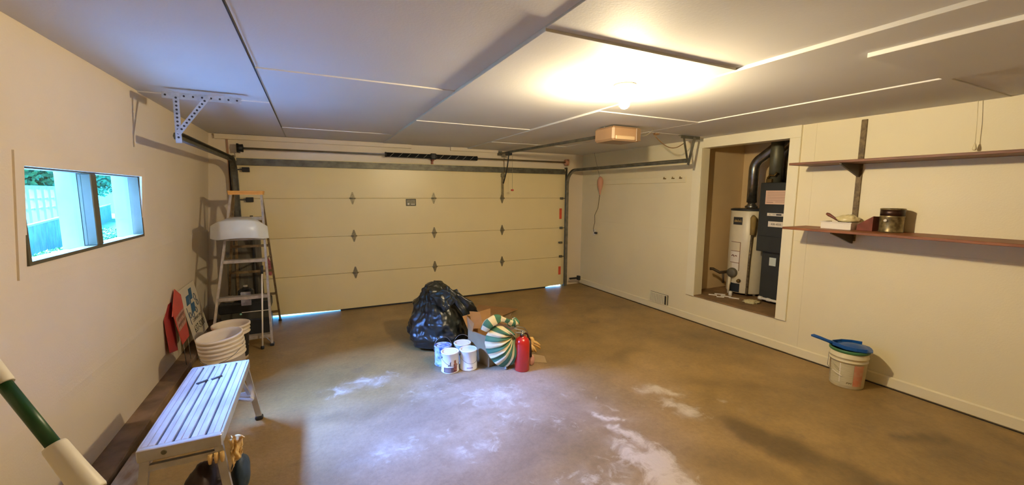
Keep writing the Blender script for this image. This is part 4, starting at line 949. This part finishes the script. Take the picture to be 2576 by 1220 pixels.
# ------------------------------------------------------------------ yard signs against the left wall
m_signw = mat('sign_white', srgb(222, 212, 188), .5, var=.03)
t = thing('yard_sign', (-1.16, 5.18, .0), 'white yard sign with a blue emblem and phone number leaning on the left wall', 'sign')
TA, TB, TD = Vector((-1.212, 4.91, .735)), Vector((-1.212, 5.47, .735)), Vector((-1.115, 4.93, .19))
TC = TD + (TB-TA)
U = (TB-TA).normalized(); Vv = (TA-TD).normalized(); Wn = U.cross(Vv)
if Wn.x < 0: Wn = -Wn
mb = MB(); mb.prism([TA, TB, TC, TD], -Wn*.006); mb.build('sign_board', m_signw, t)
o_ = TD + Wn*.0012
def sp(u, v): return o_ + U*u + Vv*v
def quad(mb, pts): mb.prism([sp(*p) for p in pts], Wn*.0006)
mb = MB()
quad(mb, [(.10, .37), (.15, .46), (.26, .46), (.21, .37)]); quad(mb, [(.24, .40), (.29, .51), (.40, .51), (.35, .40)]); quad(mb, [(.21, .27), (.25, .36), (.36, .36), (.32, .27)]); quad(mb, [(.17, .255), (.20, .255), (.32, .50), (.29, .50)])
mb.build('emblem', m_inkb, t)
mb = MB()
for (u, v, r) in ((.11, .27, .030), (.20, .255, .032), (.42, .40, .035), (.45, .33, .03), (.34, .27, .03)):
    mb.tube([sp(u+r*math.cos(a), v+r*math.sin(a))+Wn*.001 for a in [i*math.pi/6 for i in range(13)]], .004, 4)
mb.tube([sp(.06, .36)+Wn*.001, sp(.07, .18)+Wn*.001], .003, 4)
mb.build('emblem_rings', mat('ink_greyblue', srgb(96, 104, 120), .6), t)
mb = MB(); mb.text('COMPANY, INC.', .046, sp(.30, .185), U, Vv, .0004); mb.text('637-5000', .105, sp(.30, .075), U, Vv, .0004); mb.build('lettering', m_ink, t)
for u in (.12, .44):
    mb = MB(); mb.tube([sp(u, .05)-Wn*.005, sp(u, -.19)-Wn*.004], .003, 6); mb.build('wire_leg', m_galv, t)
t = thing('arrow_sign', (-1.18, 4.75, .0), 'folded red arrow-shaped sign with a pale text band, leaning on the left wall', 'sign')
def rs(y, z, off=0.0): return Vector((-1.205 + (.80-z)*.10 + off, y, z))
poly = [(4.78, .785), (4.56, .575), (4.60, .570), (4.665, .275), (4.90, .285), (4.92, .70)]
mb = MB(); mb.prism([rs(y, z) for y, z in poly], (-.006, 0, 0)); mb.build('sign_board', m_redp, t)
mb = MB(); mb.prism([rs(y, z, .0008) for y, z in ((4.625, .545), (4.912, .575), (4.905, .43), (4.645, .405))], (.0006, 0, 0)); mb.build('text_band', mat('band_pale', srgb(196, 160, 138), .6, col2=srgb(176, 120, 104), vscale=30), t)
mb = MB()
for k in range(2):
    for q in range(6): y = 4.66+q*.038; z = .50-k*.06+.004*q; mb.box(rs(y, z).x+.001, rs(y, z).x+.0022, y, y+.024, z, z+.030)
mb.build('band_lettering', mat('band_ink', srgb(140, 104, 90), .6), t)
mb = MB(); mb.prism([Vector((-1.232+(.78-z)*.03, y-.05, z)) for y, z in ((4.80, .76), (4.545, .555), (4.58, .25), (4.80, .20))], (-.005, 0, 0)); mb.build('rear_leaf_shadow', mat('red_shadow', srgb(170, 58, 54), .5), t)  # dark red sheet behind the sign, mostly its shadow given as a shape
mb = MB(); mb.prism([Vector((-1.224, y, z)) for y, z in ((4.84, .785), (4.90, .80), (4.97, .775), (4.93, .74))], (-.004, 0, 0)); mb.build('corner_flap', m_redp, t)
mb = MB(); mb.tube([rs(4.70, .29, -.004), Vector((-1.15, 4.70, .062))], .003, 6); mb.build('wire_leg', m_galv, t)
mb = MB(); mb.tube([rs(4.86, .29, -.004), Vector((-1.15, 4.86, .062))], .003, 6); mb.build('wire_leg', m_galv, t)

# ------------------------------------------------------------------ centre group: rubbish bag
m_bag = mat('bin_bag', (0.012, 0.016, 0.014), .37, var=.3, vscale=4, bump=.3, bscale=9, spec=.7)
t = thing('rubbish_bag', (1.27, 4.42, 0), 'large full black rubbish bag slumped on the floor behind the paint cans', 'bag')
def bagmesh():
    import bmesh
    bm = bmesh.new(); bmesh.ops.create_icosphere(bm, subdivisions=6, radius=1.0); V = []
    for v in bm.verts:
        d = v.co.normalized(); th = math.atan2(d.y, d.x); z = d.z
        h = (z+1)/2                      # 0 bottom .. 1 top
        H = .715
        zz = H*(h**1.0)
        prof = [(0, .26), (.06, .35), (.22, .40), (.42, .385), (.60, .305), (.74, .205), (.86, .15), (.95, .10), (1.0, 0.0)]
        for i in range(len(prof)-1):
            if prof[i][0] <= h <= prof[i+1][0]:
                u = (h-prof[i][0])/(prof[i+1][0]-prof[i][0]); u = u*u*(3-2*u); rr = prof[i][1]*(1-u)+prof[i+1][1]*u; break
        if h < .06: rr = .36*math.sqrt(max(0, h/.06)) if h < .06 else rr
        lobes = 1 + .07*math.sin(3*th+1.0) + .05*math.sin(5*th+2.0+4*h)
        n1 = noise.fractal(Vector((d.x*1.6+3, d.y*1.6, d.z*1.6)), .9, 2.1, 4)
        rid = 1-abs(noise.noise(Vector((math.cos(th)*2.4, math.sin(th)*2.4, h*2.0+th*.25))))*2
        rid2 = 1-abs(noise.noise(Vector((math.cos(th)*5.5+h, math.sin(th)*5.5, h*3.2+4))))*2
        k = lobes*(1+.13*n1) + .050*(rid-.6)*min(1, h*4) + .045*(rid2-.6)*min(1, h*4)
        x = rr*k*math.cos(th)*1.02; y = rr*k*math.sin(th)*.90
        # lean: mouth of the bag folds to the right
        x += -.085*smooth01((h-.5)*2)
        if zz < .015: zz = .004
        V.append(Vector((1.27+x, 4.42+y, zz + (.02*n1 if h > .1 else 0))))
    fs = [tuple(x.index for x in f.verts) for f in bm.faces]; bm.free()
    mb = MB(); mb.sm = True; mb.add(V, fs); return mb
bagmesh().build('bag_body', m_bag, t)
# loose mouth folded over to the right
def drape(P0, P1, P2, P3, th=.012, nu=40, nv=26, seed=1.0, sag=.05):
    """crumpled film patch spanned by four corners, thick enough to be solid"""
    P0, P1, P2, P3 = map(Vector, (P0, P1, P2, P3)); V = []; Fc = []
    for i in range(nu+1):
        u = i/nu
        for j in range(nv+1):
            v = j/nv; p = P0.lerp(P1, u).lerp(P3.lerp(P2, u), v)
            n1 = noise.fractal(Vector((u*2.2+seed, v*1.6, seed)), .9, 2.0, 4); rd = 1-abs(noise.noise(Vector((u*1.6+v*1.2+seed, v*3.0, 2.0))))*2
            p = p + Vector((0, -1, .35))*(sag*math.sin(math.pi*v)*math.sin(math.pi*(.15+.7*u)) + .030*n1 + .022*rd) + Vector((.02*n1, 0, .025*noise.noise(Vector((u*3, seed, v*3)))))
            V.append(p)
    m = nv+1
    for i in range(nu):
        for j in range(nv): a = i*m+j; Fc.append((a, a+m, a+m+1, a+1))
    n0 = len(V); V += [v+Vector((0, th*2, -th)) for v in V]; Fc += [tuple(k+n0 for k in f[::-1]) for f in Fc]
    ed = [(i*m, (i+1)*m) for i in range(nu)] + [(nu*m+j, nu*m+j+1) for j in range(nv)] + [((i+1)*m+nv, i*m+nv) for i in range(nu)][::-1] + [(j+1, j) for j in range(nv)][::-1]
    Fc += [(b_, a, a+n0, b_+n0) for a, b_ in ed]
    mb = MB(); mb.sm = True; mb.add(V, Fc); return mb
drape((1.19, 4.20, .665), (1.375, 4.16, .655), (1.60, 4.08, .37), (1.45, 4.05, .31), seed=2.3, sag=.06).build('folded_mouth', m_bag, t)
drape((1.10, 4.25, .60), (1.26, 4.17, .70), (1.30, 4.10, .53), (1.20, 4.12, .43), seed=5.1, sag=.035, nu=24, nv=20).build('gathered_mouth', m_bag, t)

# crumpled body of the glove hanging on the bench corner
drape((-.446, 2.395, .455), (-.386, 2.425, .440), (-.396, 2.42, .350), (-.446, 2.395, .262), th=.010, nu=20, nv=16, seed=4.4, sag=.012).build('glove_palm', m_tan, GLOVE)
# paint cans
def can(c, body, lidm, label, extra=None, bail_up=False, ang=0.0, h=.196, r=.084):
    t = thing('paint_can', c, label, 'paint can'); x, y, z = c
    mb = MB(); mb.lathe((x, y, 0.0), [(r-.004, 0), (r, .003), (r+.002, .006), (r-.001, .010), (r-.001, h-.012), (r+.003, h-.008), (r+.003, h-.002), (r, h), (r-.012, h), (r-.014, h-.006)], 36); mb.build('can_body', body, t)
    mb = MB(); mb.lathe((x, y, h-.014), [(r-.012, 0), (r-.013, .008), (r-.022, .009), (r-.026, .003), (.001, .002)], 32); mb.build('lid', lidm, t)
    u = Vector((math.cos(ang), math.sin(ang), 0)); v = Vector((-u.y, u.x, 0)); cc = Vector((x, y, h*.78))
    for s in (-1, 1):
        mb = MB(); mb.lathe(cc + u*(s*(r-.002)), [(.012, 0), (.012, .004), (.005, .006), (.005, .010)], 12, axis=u*s); mb.build('handle_ear', m_galv, t)
    R_ = r+.008
    if bail_up: P = [cc + u*(R_*math.cos(a)) + Vector((0, 0, .118*math.sin(a))) + v*(.02*math.sin(a)) for a in [math.pi*i/16 for i in range(17)]]
    else: P = [cc + u*(R_*math.cos(a)) + v*(-(R_+.004)*math.sin(a)) + Vector((0, 0, -.075*math.sin(a))) for a in [math.pi*i/16 for i in range(17)]]
    mb = MB(); mb.tube(P, .0018, 6); mb.build('bail', m_galv, t)
    if extra: extra(t, x, y, r, h)
    return t
m_canw = mat('can_white', srgb(236, 234, 226), .35, var=.03)
m_lidw = mat('lid_painted', srgb(226, 220, 190), .5, col2=srgb(206, 196, 160), vscale=20)
m_lids = mat('lid_steel', srgb(110, 98, 88), .35, .6, var=.2)
m_canbl = mat('can_blue_print', srgb(206, 222, 230), .4, col2=srgb(40, 84, 170), vscale=22)
def ex1(t, x, y, r, h):
    av = math.atan2(-y, -x)
    mb = cyl_wrap((x, y, 0), r, r, .012, .060, av-.75, av+.42); mb.build('label_base_band', mat('label_slate', srgb(98, 84, 92), .45, var=.1), t)
    mb = MB()
    for q in range(3): 
        for i in range(7): 
            a = av-.60+i*.10; mb.tube([Vector((x+(r+.002)*math.cos(a), y+(r+.002)*math.sin(a), .024+q*.012)), Vector((x+(r+.002)*math.cos(a+.08), y+(r+.002)*math.sin(a+.08), .024+q*.012))], .0012, 4)
    mb.build('label_small_print', m_paper, t)
    cyl_wrap((x, y, 0), r, r, .014, .094, av+.40, av+.85).build('label_picture', mat('picture_maroon', srgb(104, 44, 44), .45, col2=srgb(186, 120, 96), vscale=34), t)
    cyl_wrap((x, y, 0), r, r, .090, .128, av+.46, av+.72).build('label_picture_top', mat('picture_tan', srgb(186, 130, 96), .45, col2=srgb(150, 98, 70), vscale=40), t)
    mb = MB()
    for (a, z0, z1) in ((-.20, .075, .085), (-.12, .075, .088), (-.02, .078, .110), (.05, .072, .12)): mb.tube([Vector((x+(r+.002)*math.cos(av+a), y+(r+.002)*math.sin(av+a), z0)), Vector((x+(r+.002)*math.cos(av+a+.03), y+(r+.002)*math.sin(av+a+.03), z1))], .0024, 5)
    mb.build('label_lettering', m_ink, t)
def ex2(t, x, y, r, h):
    av = math.atan2(-y, -x); cyl_wrap((x, y, 0), r, r, .026, .038, av-.2, av+.5).build('label_stripe', mat('stripe_lilac', srgb(176, 166, 186), .5, var=.1), t)
can((1.120, 3.635, 0), m_canw, m_lidw, 'white paint can with a maroon picture label, front left of the four', ex1, ang=.15)
can((1.300, 3.615, 0), m_canw, mat('lid_pale', srgb(226, 228, 214), .5, var=.04), 'plain white paint can, front right of the four', ex2, ang=.0)
can((1.105, 3.815, 0), m_canbl, m_lids, 'blue-printed paint can with a bare steel lid, rear left of the four', None, True, ang=-.2, h=.196)
can((1.303, 3.800, 0), m_canw, m_lidw, 'white paint can with its wire handle raised, rear right of the four', None, True, ang=-.35, h=.196)

# cardboard box with flaps
t = thing('cardboard_box', (1.66, 3.88, 0), 'open cardboard box between the paint cans and the striped bag', 'box')
B0, B1, B2, B3 = Vector((1.485, 3.535, 0)), Vector((1.385, 3.86, 0)), Vector((1.72, 4.05, 0)), Vector((1.86, 3.68, 0))
H = Vector((0, 0, .30))
def wallp(a, b_, h, th, nm, mm): 
    d = (b_-a).normalized(); nn = Vector((-d.y, d.x, 0)); mb = MB(); mb.prism([a, b_, b_+h, a+h], nn*th); return mb.build(nm, mm, t)
wallp(B1, B0, H, .005, 'side', m_cardg); wallp(B0, B3, H, .005, 'side', m_cardg); wallp(B3, B2, H, .005, 'side', m_card); wallp(B2, B1, H, .005, 'side', m_card)
mb = MB(); mb.prism([B0, B3, B2, B1], (0, 0, .005)); mb.build('bottom', m_card, t)
mb = MB(); mb.prism([B1+H, B2+H, B2+H+Vector((.04, .10, .10)), B1+H+Vector((-.03, .08, .12))], (0, .005, 0)); mb.build('flap', m_card, t)
mb = MB(); mb.prism([B1+H, B1+H+Vector((.015, -.09, 0)), B1+H+Vector((.03, -.10, .09)), B1+H+Vector((-.02, -.02, .15))], (.005, 0, 0)); mb.build('flap', m_card, t)
mb = MB(); mb.prism([B1+H+Vector((.02, -.02, -.005)), B0+H+Vector((.02, .02, -.005)), B0+H+Vector((.10, .06, -.13)), B1+H+Vector((.09, .0, -.12))], (.004, 0, 0)); mb.build('flap', m_card, t)
mb = MB(); mb.prism([B1+H+Vector((.05, .0, .0)), B1+H+Vector((.16, -.04, .0)), B1+H+Vector((.14, .02, .16)), B1+H+Vector((.04, .06, .17))], (.004, .004, 0)); mb.build('torn_flap', m_card, t)
# flat cardboard on the floor behind
t = thing('flat_cardboard', (2.1, 5.0, 0), 'flattened brown cardboard on the floor behind the box', 'cardboard')
mb = MB(); mb.prism([(1.62, 4.72, .012), (2.19, 5.62, .012), (2.60, 5.12, .030), (2.28, 4.95, .02), (2.22, 4.62, .012)], (0, 0, .008)); mb.build('sheet', m_card, t)
mb = MB(); mb.prism([(1.62, 4.72, .002), (2.20, 5.55, .002), (2.50, 5.10, .002), (2.20, 4.6, .002)], (0, 0, .008)); mb.build('lower_sheet', m_cardg, t)

# striped bag: gathered fan of green and cream cloth plus a loose fold on top
m_sg = mat('cloth_green', srgb(72, 120, 92), .85, var=.12, bump=.15); m_sc = mat('cloth_cream', srgb(232, 216, 168), .85, var=.06, bump=.15)
t = thing('striped_bag', (1.60, 3.47, 0), 'green and cream striped cloth bag slumped against the cardboard box', 'bag')
G = Vector((1.690, 3.44, .335))
outer = [(1.655, .395), (1.56, .44), (1.47, .43), (1.425, .375), (1.405, .31), (1.415, .235), (1.44, .17), (1.475, .11), (1.525, .055), (1.58, .02), (1.64, .012), (1.685, .03), (1.705, .09), (1.71, .17)]
# outer rim points as (x,z) in the plane y~3.46, refined
def catm(P, n):
    out = []
    for i in range(len(P)-1):
        p0 = P[max(0, i-1)]; p1 = P[i]; p2 = P[i+1]; p3 = P[min(len(P)-1, i+2)]
        for k in range(n):
            u = k/n; out.append(tuple(.5*((2*p1[q])+(-p0[q]+p2[q])*u+(2*p0[q]-5*p1[q]+4*p2[q]-p3[q])*u*u+(-p0[q]+3*p1[q]-3*p2[q]+p3[q])*u**3) for q in range(len(p1))))
    return out + [tuple(P[-1])]
rim = catm(outer, 6); NR = len(rim); NS = 14
mb = MB(); mb.sm = True; V = []
for side in (-1, 1):
    for i, (x, z) in enumerate(rim):
        for j in range(NS+1):
            u = j/NS; px = G.x+(x-G.x)*u; pz = G.z+(z-G.z)*u
            bul = math.sin(min(1, u*1.02)*math.pi)**.7 if 0 < u < 1 else 0
            wr_ = .014*math.sin(i*1.05+1.5*noise.noise(Vector((i*.3,side,0))))*(1-u*.6)*(1 if u > .02 else 0)
            V.append((px, 3.448+side*(.105*bul)+ wr_ + .01*noise.noise(Vector((i*.2, j*.3, side))), pz))
W_ = NS+1
for sidx in range(2):
    o = sidx*NR*W_
    for i in range(NR-1):
        band = int(i/(NR-1)*15+.4)
        for j in range(NS):
            mb.f.append([o+i*W_+j, o+(i+1)*W_+j, o+(i+1)*W_+j+1, o+i*W_+j+1]); mb.m.append(band % 2); mb.smooth.append(True)
mb.v = [Vector(v) for v in V]
mb.build('gathered_body', [m_sg, m_sc], t, fix=False)
path = [(1.40, 3.46, .41), (1.44, 3.43, .475), (1.52, 3.43, .515), (1.60, 3.42, .50), (1.66, 3.42, .465), (1.71, 3.43, .455), (1.745, 3.44, .475)]
path = catm(path, 5); mb = MB(); mb.sm = True; n = 12; V = []
for i, (x, y, z) in enumerate(path):
    u = i/(len(path)-1); w_ = (.036+.014*math.sin(u*9))*(1 if u < .85 else 1.0-.3*(u-.85)/.15)
    d = (Vector(path[min(i+1, len(path)-1)])-Vector(path[max(0, i-1)])).normalized(); a1 = d.cross(Vector((0, 1, 0))).normalized()
    for k in range(n):
        a = 2*math.pi*k/n; rr = w_*(1+.22*math.sin(3*a+i*.25)+.35*noise.noise(Vector((math.cos(a)*1.2, i*.22, math.sin(a)*1.2)))); V.append(Vector((x, y, z))+a1*rr*math.cos(a)+Vector((0, 1, 0))*rr*.8*math.sin(a))
for i in range(len(path)-1):
    for k in range(n):
        k2 = (k+1) % n; mb.f.append([i*n+k, i*n+k2, (i+1)*n+k2, (i+1)*n+k]); mb.m.append((i//3+k//7) % 2); mb.smooth.append(True)
mb.f.append(list(range(n))); mb.m.append(1); mb.smooth.append(False); mb.f.append([(len(path)-1)*n+k for k in range(n)]); mb.m.append(1); mb.smooth.append(False)
mb.v = V; mb.build('loose_fold', [m_sg, m_sc], t)
mb = MB(); mb.tube([(1.69, 3.42, .335), (1.715, 3.40, .30), (1.72, 3.39, .26), (1.70, 3.385, .15), (1.70, 3.38, .06)], .004, 6); mb.build('drawstring', m_sc, t)
mb = MB(); mb.lathe((1.615, 3.42, .0), [(.012, 0), (.018, .012), (.010, .026), (.002, .03)], 10); mb.build('metal_tip', m_galv, t)

# fire extinguisher
EX, EY = 1.755, 3.355
t = thing('fire_extinguisher', (EX, EY, 0), 'red fire extinguisher standing right of the striped bag', 'extinguisher')
r0 = .072
mb = MB(); mb.lathe((EX, EY, 0), [(r0-.006, 0), (r0, .006), (r0, .27), (r0*.96, .29), (r0*.82, .31), (r0*.58, .325), (.026, .332), (.024, .342)], 36); mb.build('cylinder', m_red, t)
mb = MB(); mb.lathe((EX, EY, .342), [(.020, 0), (.020, .02), (.014, .03), (.014, .045)], 16); mb.bbox(EX-.05, EX+.03, EY-.014, EY+.014, .365, .378, .004); mb.lathe((EX-.01, EY-.02, .362), [(.016, 0), (.016, .012), (.001, .013)], 14, axis=(0, -1, 0)); mb.build('valve', m_galv, t)
mb = MB(); mb.beam((EX+.02, EY, .385), (EX-.085, EY-.01, .425), .018, .006); mb.beam((EX+.02, EY, .372), (EX-.075, EY-.01, .385), .018, .005); mb.build('lever', m_alu, t)
mb = MB(); mb.tube([(EX-.09, EY, .43), (EX-.04, EY, .435), (EX+.02, EY, .415), (EX+.055, EY-.005, .37), (EX+.07, EY-.01, .31)], .004, 8); mb.build('wire_loop', m_galv, t)
mb = MB(); mb.tube([(EX+.02, EY+.02, .36), (EX+.075, EY+.035, .335), (EX+.098, EY+.04, .28), (EX+.10, EY+.04, .20)], [.008, .010, .012, .014], 10); mb.tube([(EX+.10, EY+.04, .27), (EX+.10, EY+.04, .10)], [.016, .028], 12); mb.build('hose_horn', mat('horn_brown', srgb(50, 22, 18), .5), t)
# glove, scraps
t = thing('rubber_glove', (2.02, 3.62, .10), 'small tan glove standing on scraps right of the fire extinguisher', 'glove')
m_rub = mat('glove_cream', srgb(232, 186, 108), .7, var=.08)
mb = lump((1.975, 3.58, .165), .040, .028, .055, .12, 1.6, 4, 2.0); mb.build('palm', m_rub, t)
mb = MB()
for p, q in (((1.99, 3.575, .155), (2.075, 3.555, .085)), ((1.985, 3.57, .175), (2.065, 3.55, .125)), ((1.965, 3.57, .14), (2.015, 3.54, .065)), ((1.955, 3.57, .135), (1.985, 3.545, .075)), ((1.96, 3.57, .20), (1.935, 3.56, .225))):
    mb.tube([p, (Vector(p)+Vector(q))/2+Vector((0, -.006, .006)), q], [.017, .015, .009], 10)
mb.build('fingers', m_rub, t)
mb = lump((1.975, 3.68, .06), .075, .06, .06, .3, 2.0, 3, 7.0, .059); tag(mb.build('crumpled_cardboard', m_card), 'crumpled brown cardboard scrap under the tan glove', 'cardboard')
mb = MB(); mb.prism([(1.90, 3.47, .003), (2.05, 3.38, .003), (2.07, 3.46, .035), (1.96, 3.55, .05)], (0, .004, .004)); tag(mb.build('torn_cardboard', m_cardg), 'flat torn brown scrap on the floor in front of the glove', 'cardboard')
mb = lump((1.885, 3.40, .055), .033, .026, .055, .15, 2.0, 3, 3.3, .052); tag(mb.build('paper_ball', mat('paper_pink', srgb(214, 160, 140), .7, var=.15)), 'pinkish crumpled paper ball beside the extinguisher base', 'paper')

# ------------------------------------------------------------------ outdoors seen through the window
m_lawn = mat('lawn', (0.10, 0.20, 0.05), .9, var=.5, vscale=3, bump=.3)
m_pale_bounce = mat('pale_bounce_concrete', (0.74, 0.73, 0.70), .8, var=.12, vscale=2)  # kept very pale so the ground throws daylight up to the ceiling
mb = MB(); mb.box(-40, -4.8, -20, 45, -.30, -.12); structure(mb.build('lawn', m_lawn), 'green lawn outside the window')
mb = MB(); mb.box(-4.8, -1.48, -6, 12, -.30, -.10); structure(mb.build('path', m_pale_bounce), 'added pale concrete strip along the garage, bouncing daylight up through the window')  # unseen ground added to bounce daylight onto the ceiling by the window
mb = MB(); mb.box(-1.48, 7, YF+.2, 16, -.30, -.03); structure(mb.build('driveway', m_pale_bounce), 'sunlit driveway in front of the garage door')
m_fence = mat('fence_wood', srgb(120, 116, 104), .8, var=.25, vscale=4)
t = thing('board_fence', (-9, 17, -.1), 'grey board fence with a pale top rail beyond the lawn', 'fence')
fa, fb = Vector((-5.0, 9.0, 0)), Vector((-12.0, 36.0, 0)); fd = (fb-fa).normalized(); nb = 60
for i in range(nb):
    c = fa + fd*((fb-fa).length*(i+.5)/nb)
    mb = MB(); mb.beam(c+Vector((0, 0, -.12)), c+Vector((0, 0, .80+.03*random.random())), .42, .02, up=(fd.y, -fd.x, 0)); mb.build('board', m_fence, t)
mb = MB(); mb.beam(fa+Vector((.03, 0, .84)), fb+Vector((.03, 0, .84)), .07, .05); mb.build('top_rail', m_outw, t)
t = thing('picket_railing', (-8.5, 18.0, 0), 'white picket railing with square posts in the garden', 'railing')
ra, rb = Vector((-8.4, 17.6, 0)), Vector((-9.6, 24.0, 0)); rd = (rb-ra).normalized()
for z in (1.05, 1.40, 1.82):
    mb = MB(); mb.beam(ra+Vector((0, 0, z)), rb+Vector((0, 0, z)), .05, .07 if z < 1.8 else .14); mb.build('rail', m_outw, t)
for i in range(9):
    c = ra + rd*((rb-ra).length*i/8); mb = MB(); mb.beam(c+Vector((0, 0, -.12)), c+Vector((0, 0, 1.85)), .16, .16, up=(0, 1, 0)); mb.build('post', m_outw, t)
def foliage(name, c, rx, ry, rz, label, col, seed, cat='bush'):
    random.seed(seed); t = thing(name, (c[0], c[1], -.12), label, cat)
    mb = MB(); mb.tube([(c[0], c[1], -.12), (c[0], c[1], c[2])], .12, 8); mb.build('stem', m_fence, t)
    mb = MB()
    for i in range(9000):
        d = Vector((random.gauss(0, 1), random.gauss(0, 1), random.gauss(0, 1))).normalized(); k = .75+.3*random.random()
        p = Vector((c[0]+d.x*rx*k, c[1]+d.y*ry*k, c[2]+d.z*rz*k)); a = Vector((random.gauss(0, 1), random.gauss(0, 1), random.gauss(0, 1))).normalized()*.040*rx; b2 = a.cross(d).normalized()*.026*rx
        mb.add([p-a, p+b2, p+a, p-b2], [(0, 1, 2, 3)])
    mb.v and mb.build('leaves', mat('leaf_%d' % seed, col, .7, var=.4), t, fix=False)['kind'] if False else None
    o = mb.build('leaves', mat('leaf_%d' % seed, col, .7, var=.4), t, fix=False); o['kind'] = 'stuff'
    lump((c[0], c[1], c[2]), rx*.8, ry*.8, rz*.8, .2, 1.5, 3, seed).build('inner_foliage', mat('leafdark_%d' % seed, tuple(q*.6 for q in col), .8), t)
foliage('garden_tree', (-17.5, 34, 3.4), 4.2, 4.2, 3.1, 'leafy garden tree behind the white railing', (.06, .16, .05), 11, 'tree')
foliage('garden_tree', (-20, 52, 5.0), 5, 5, 4.0, 'far leafy tree seen through the right pane', (.07, .17, .06), 12, 'tree')
foliage('garden_bush', (-4.7, 12.0, .12), .7, .7, .38, 'low green bush in front of the fence, left pane', (.10, .28, .06), 13)
foliage('garden_bush', (-5.6, 16.6, .15), .8, .8, .42, 'low green bush in front of the fence, right pane', (.08, .24, .07), 14)
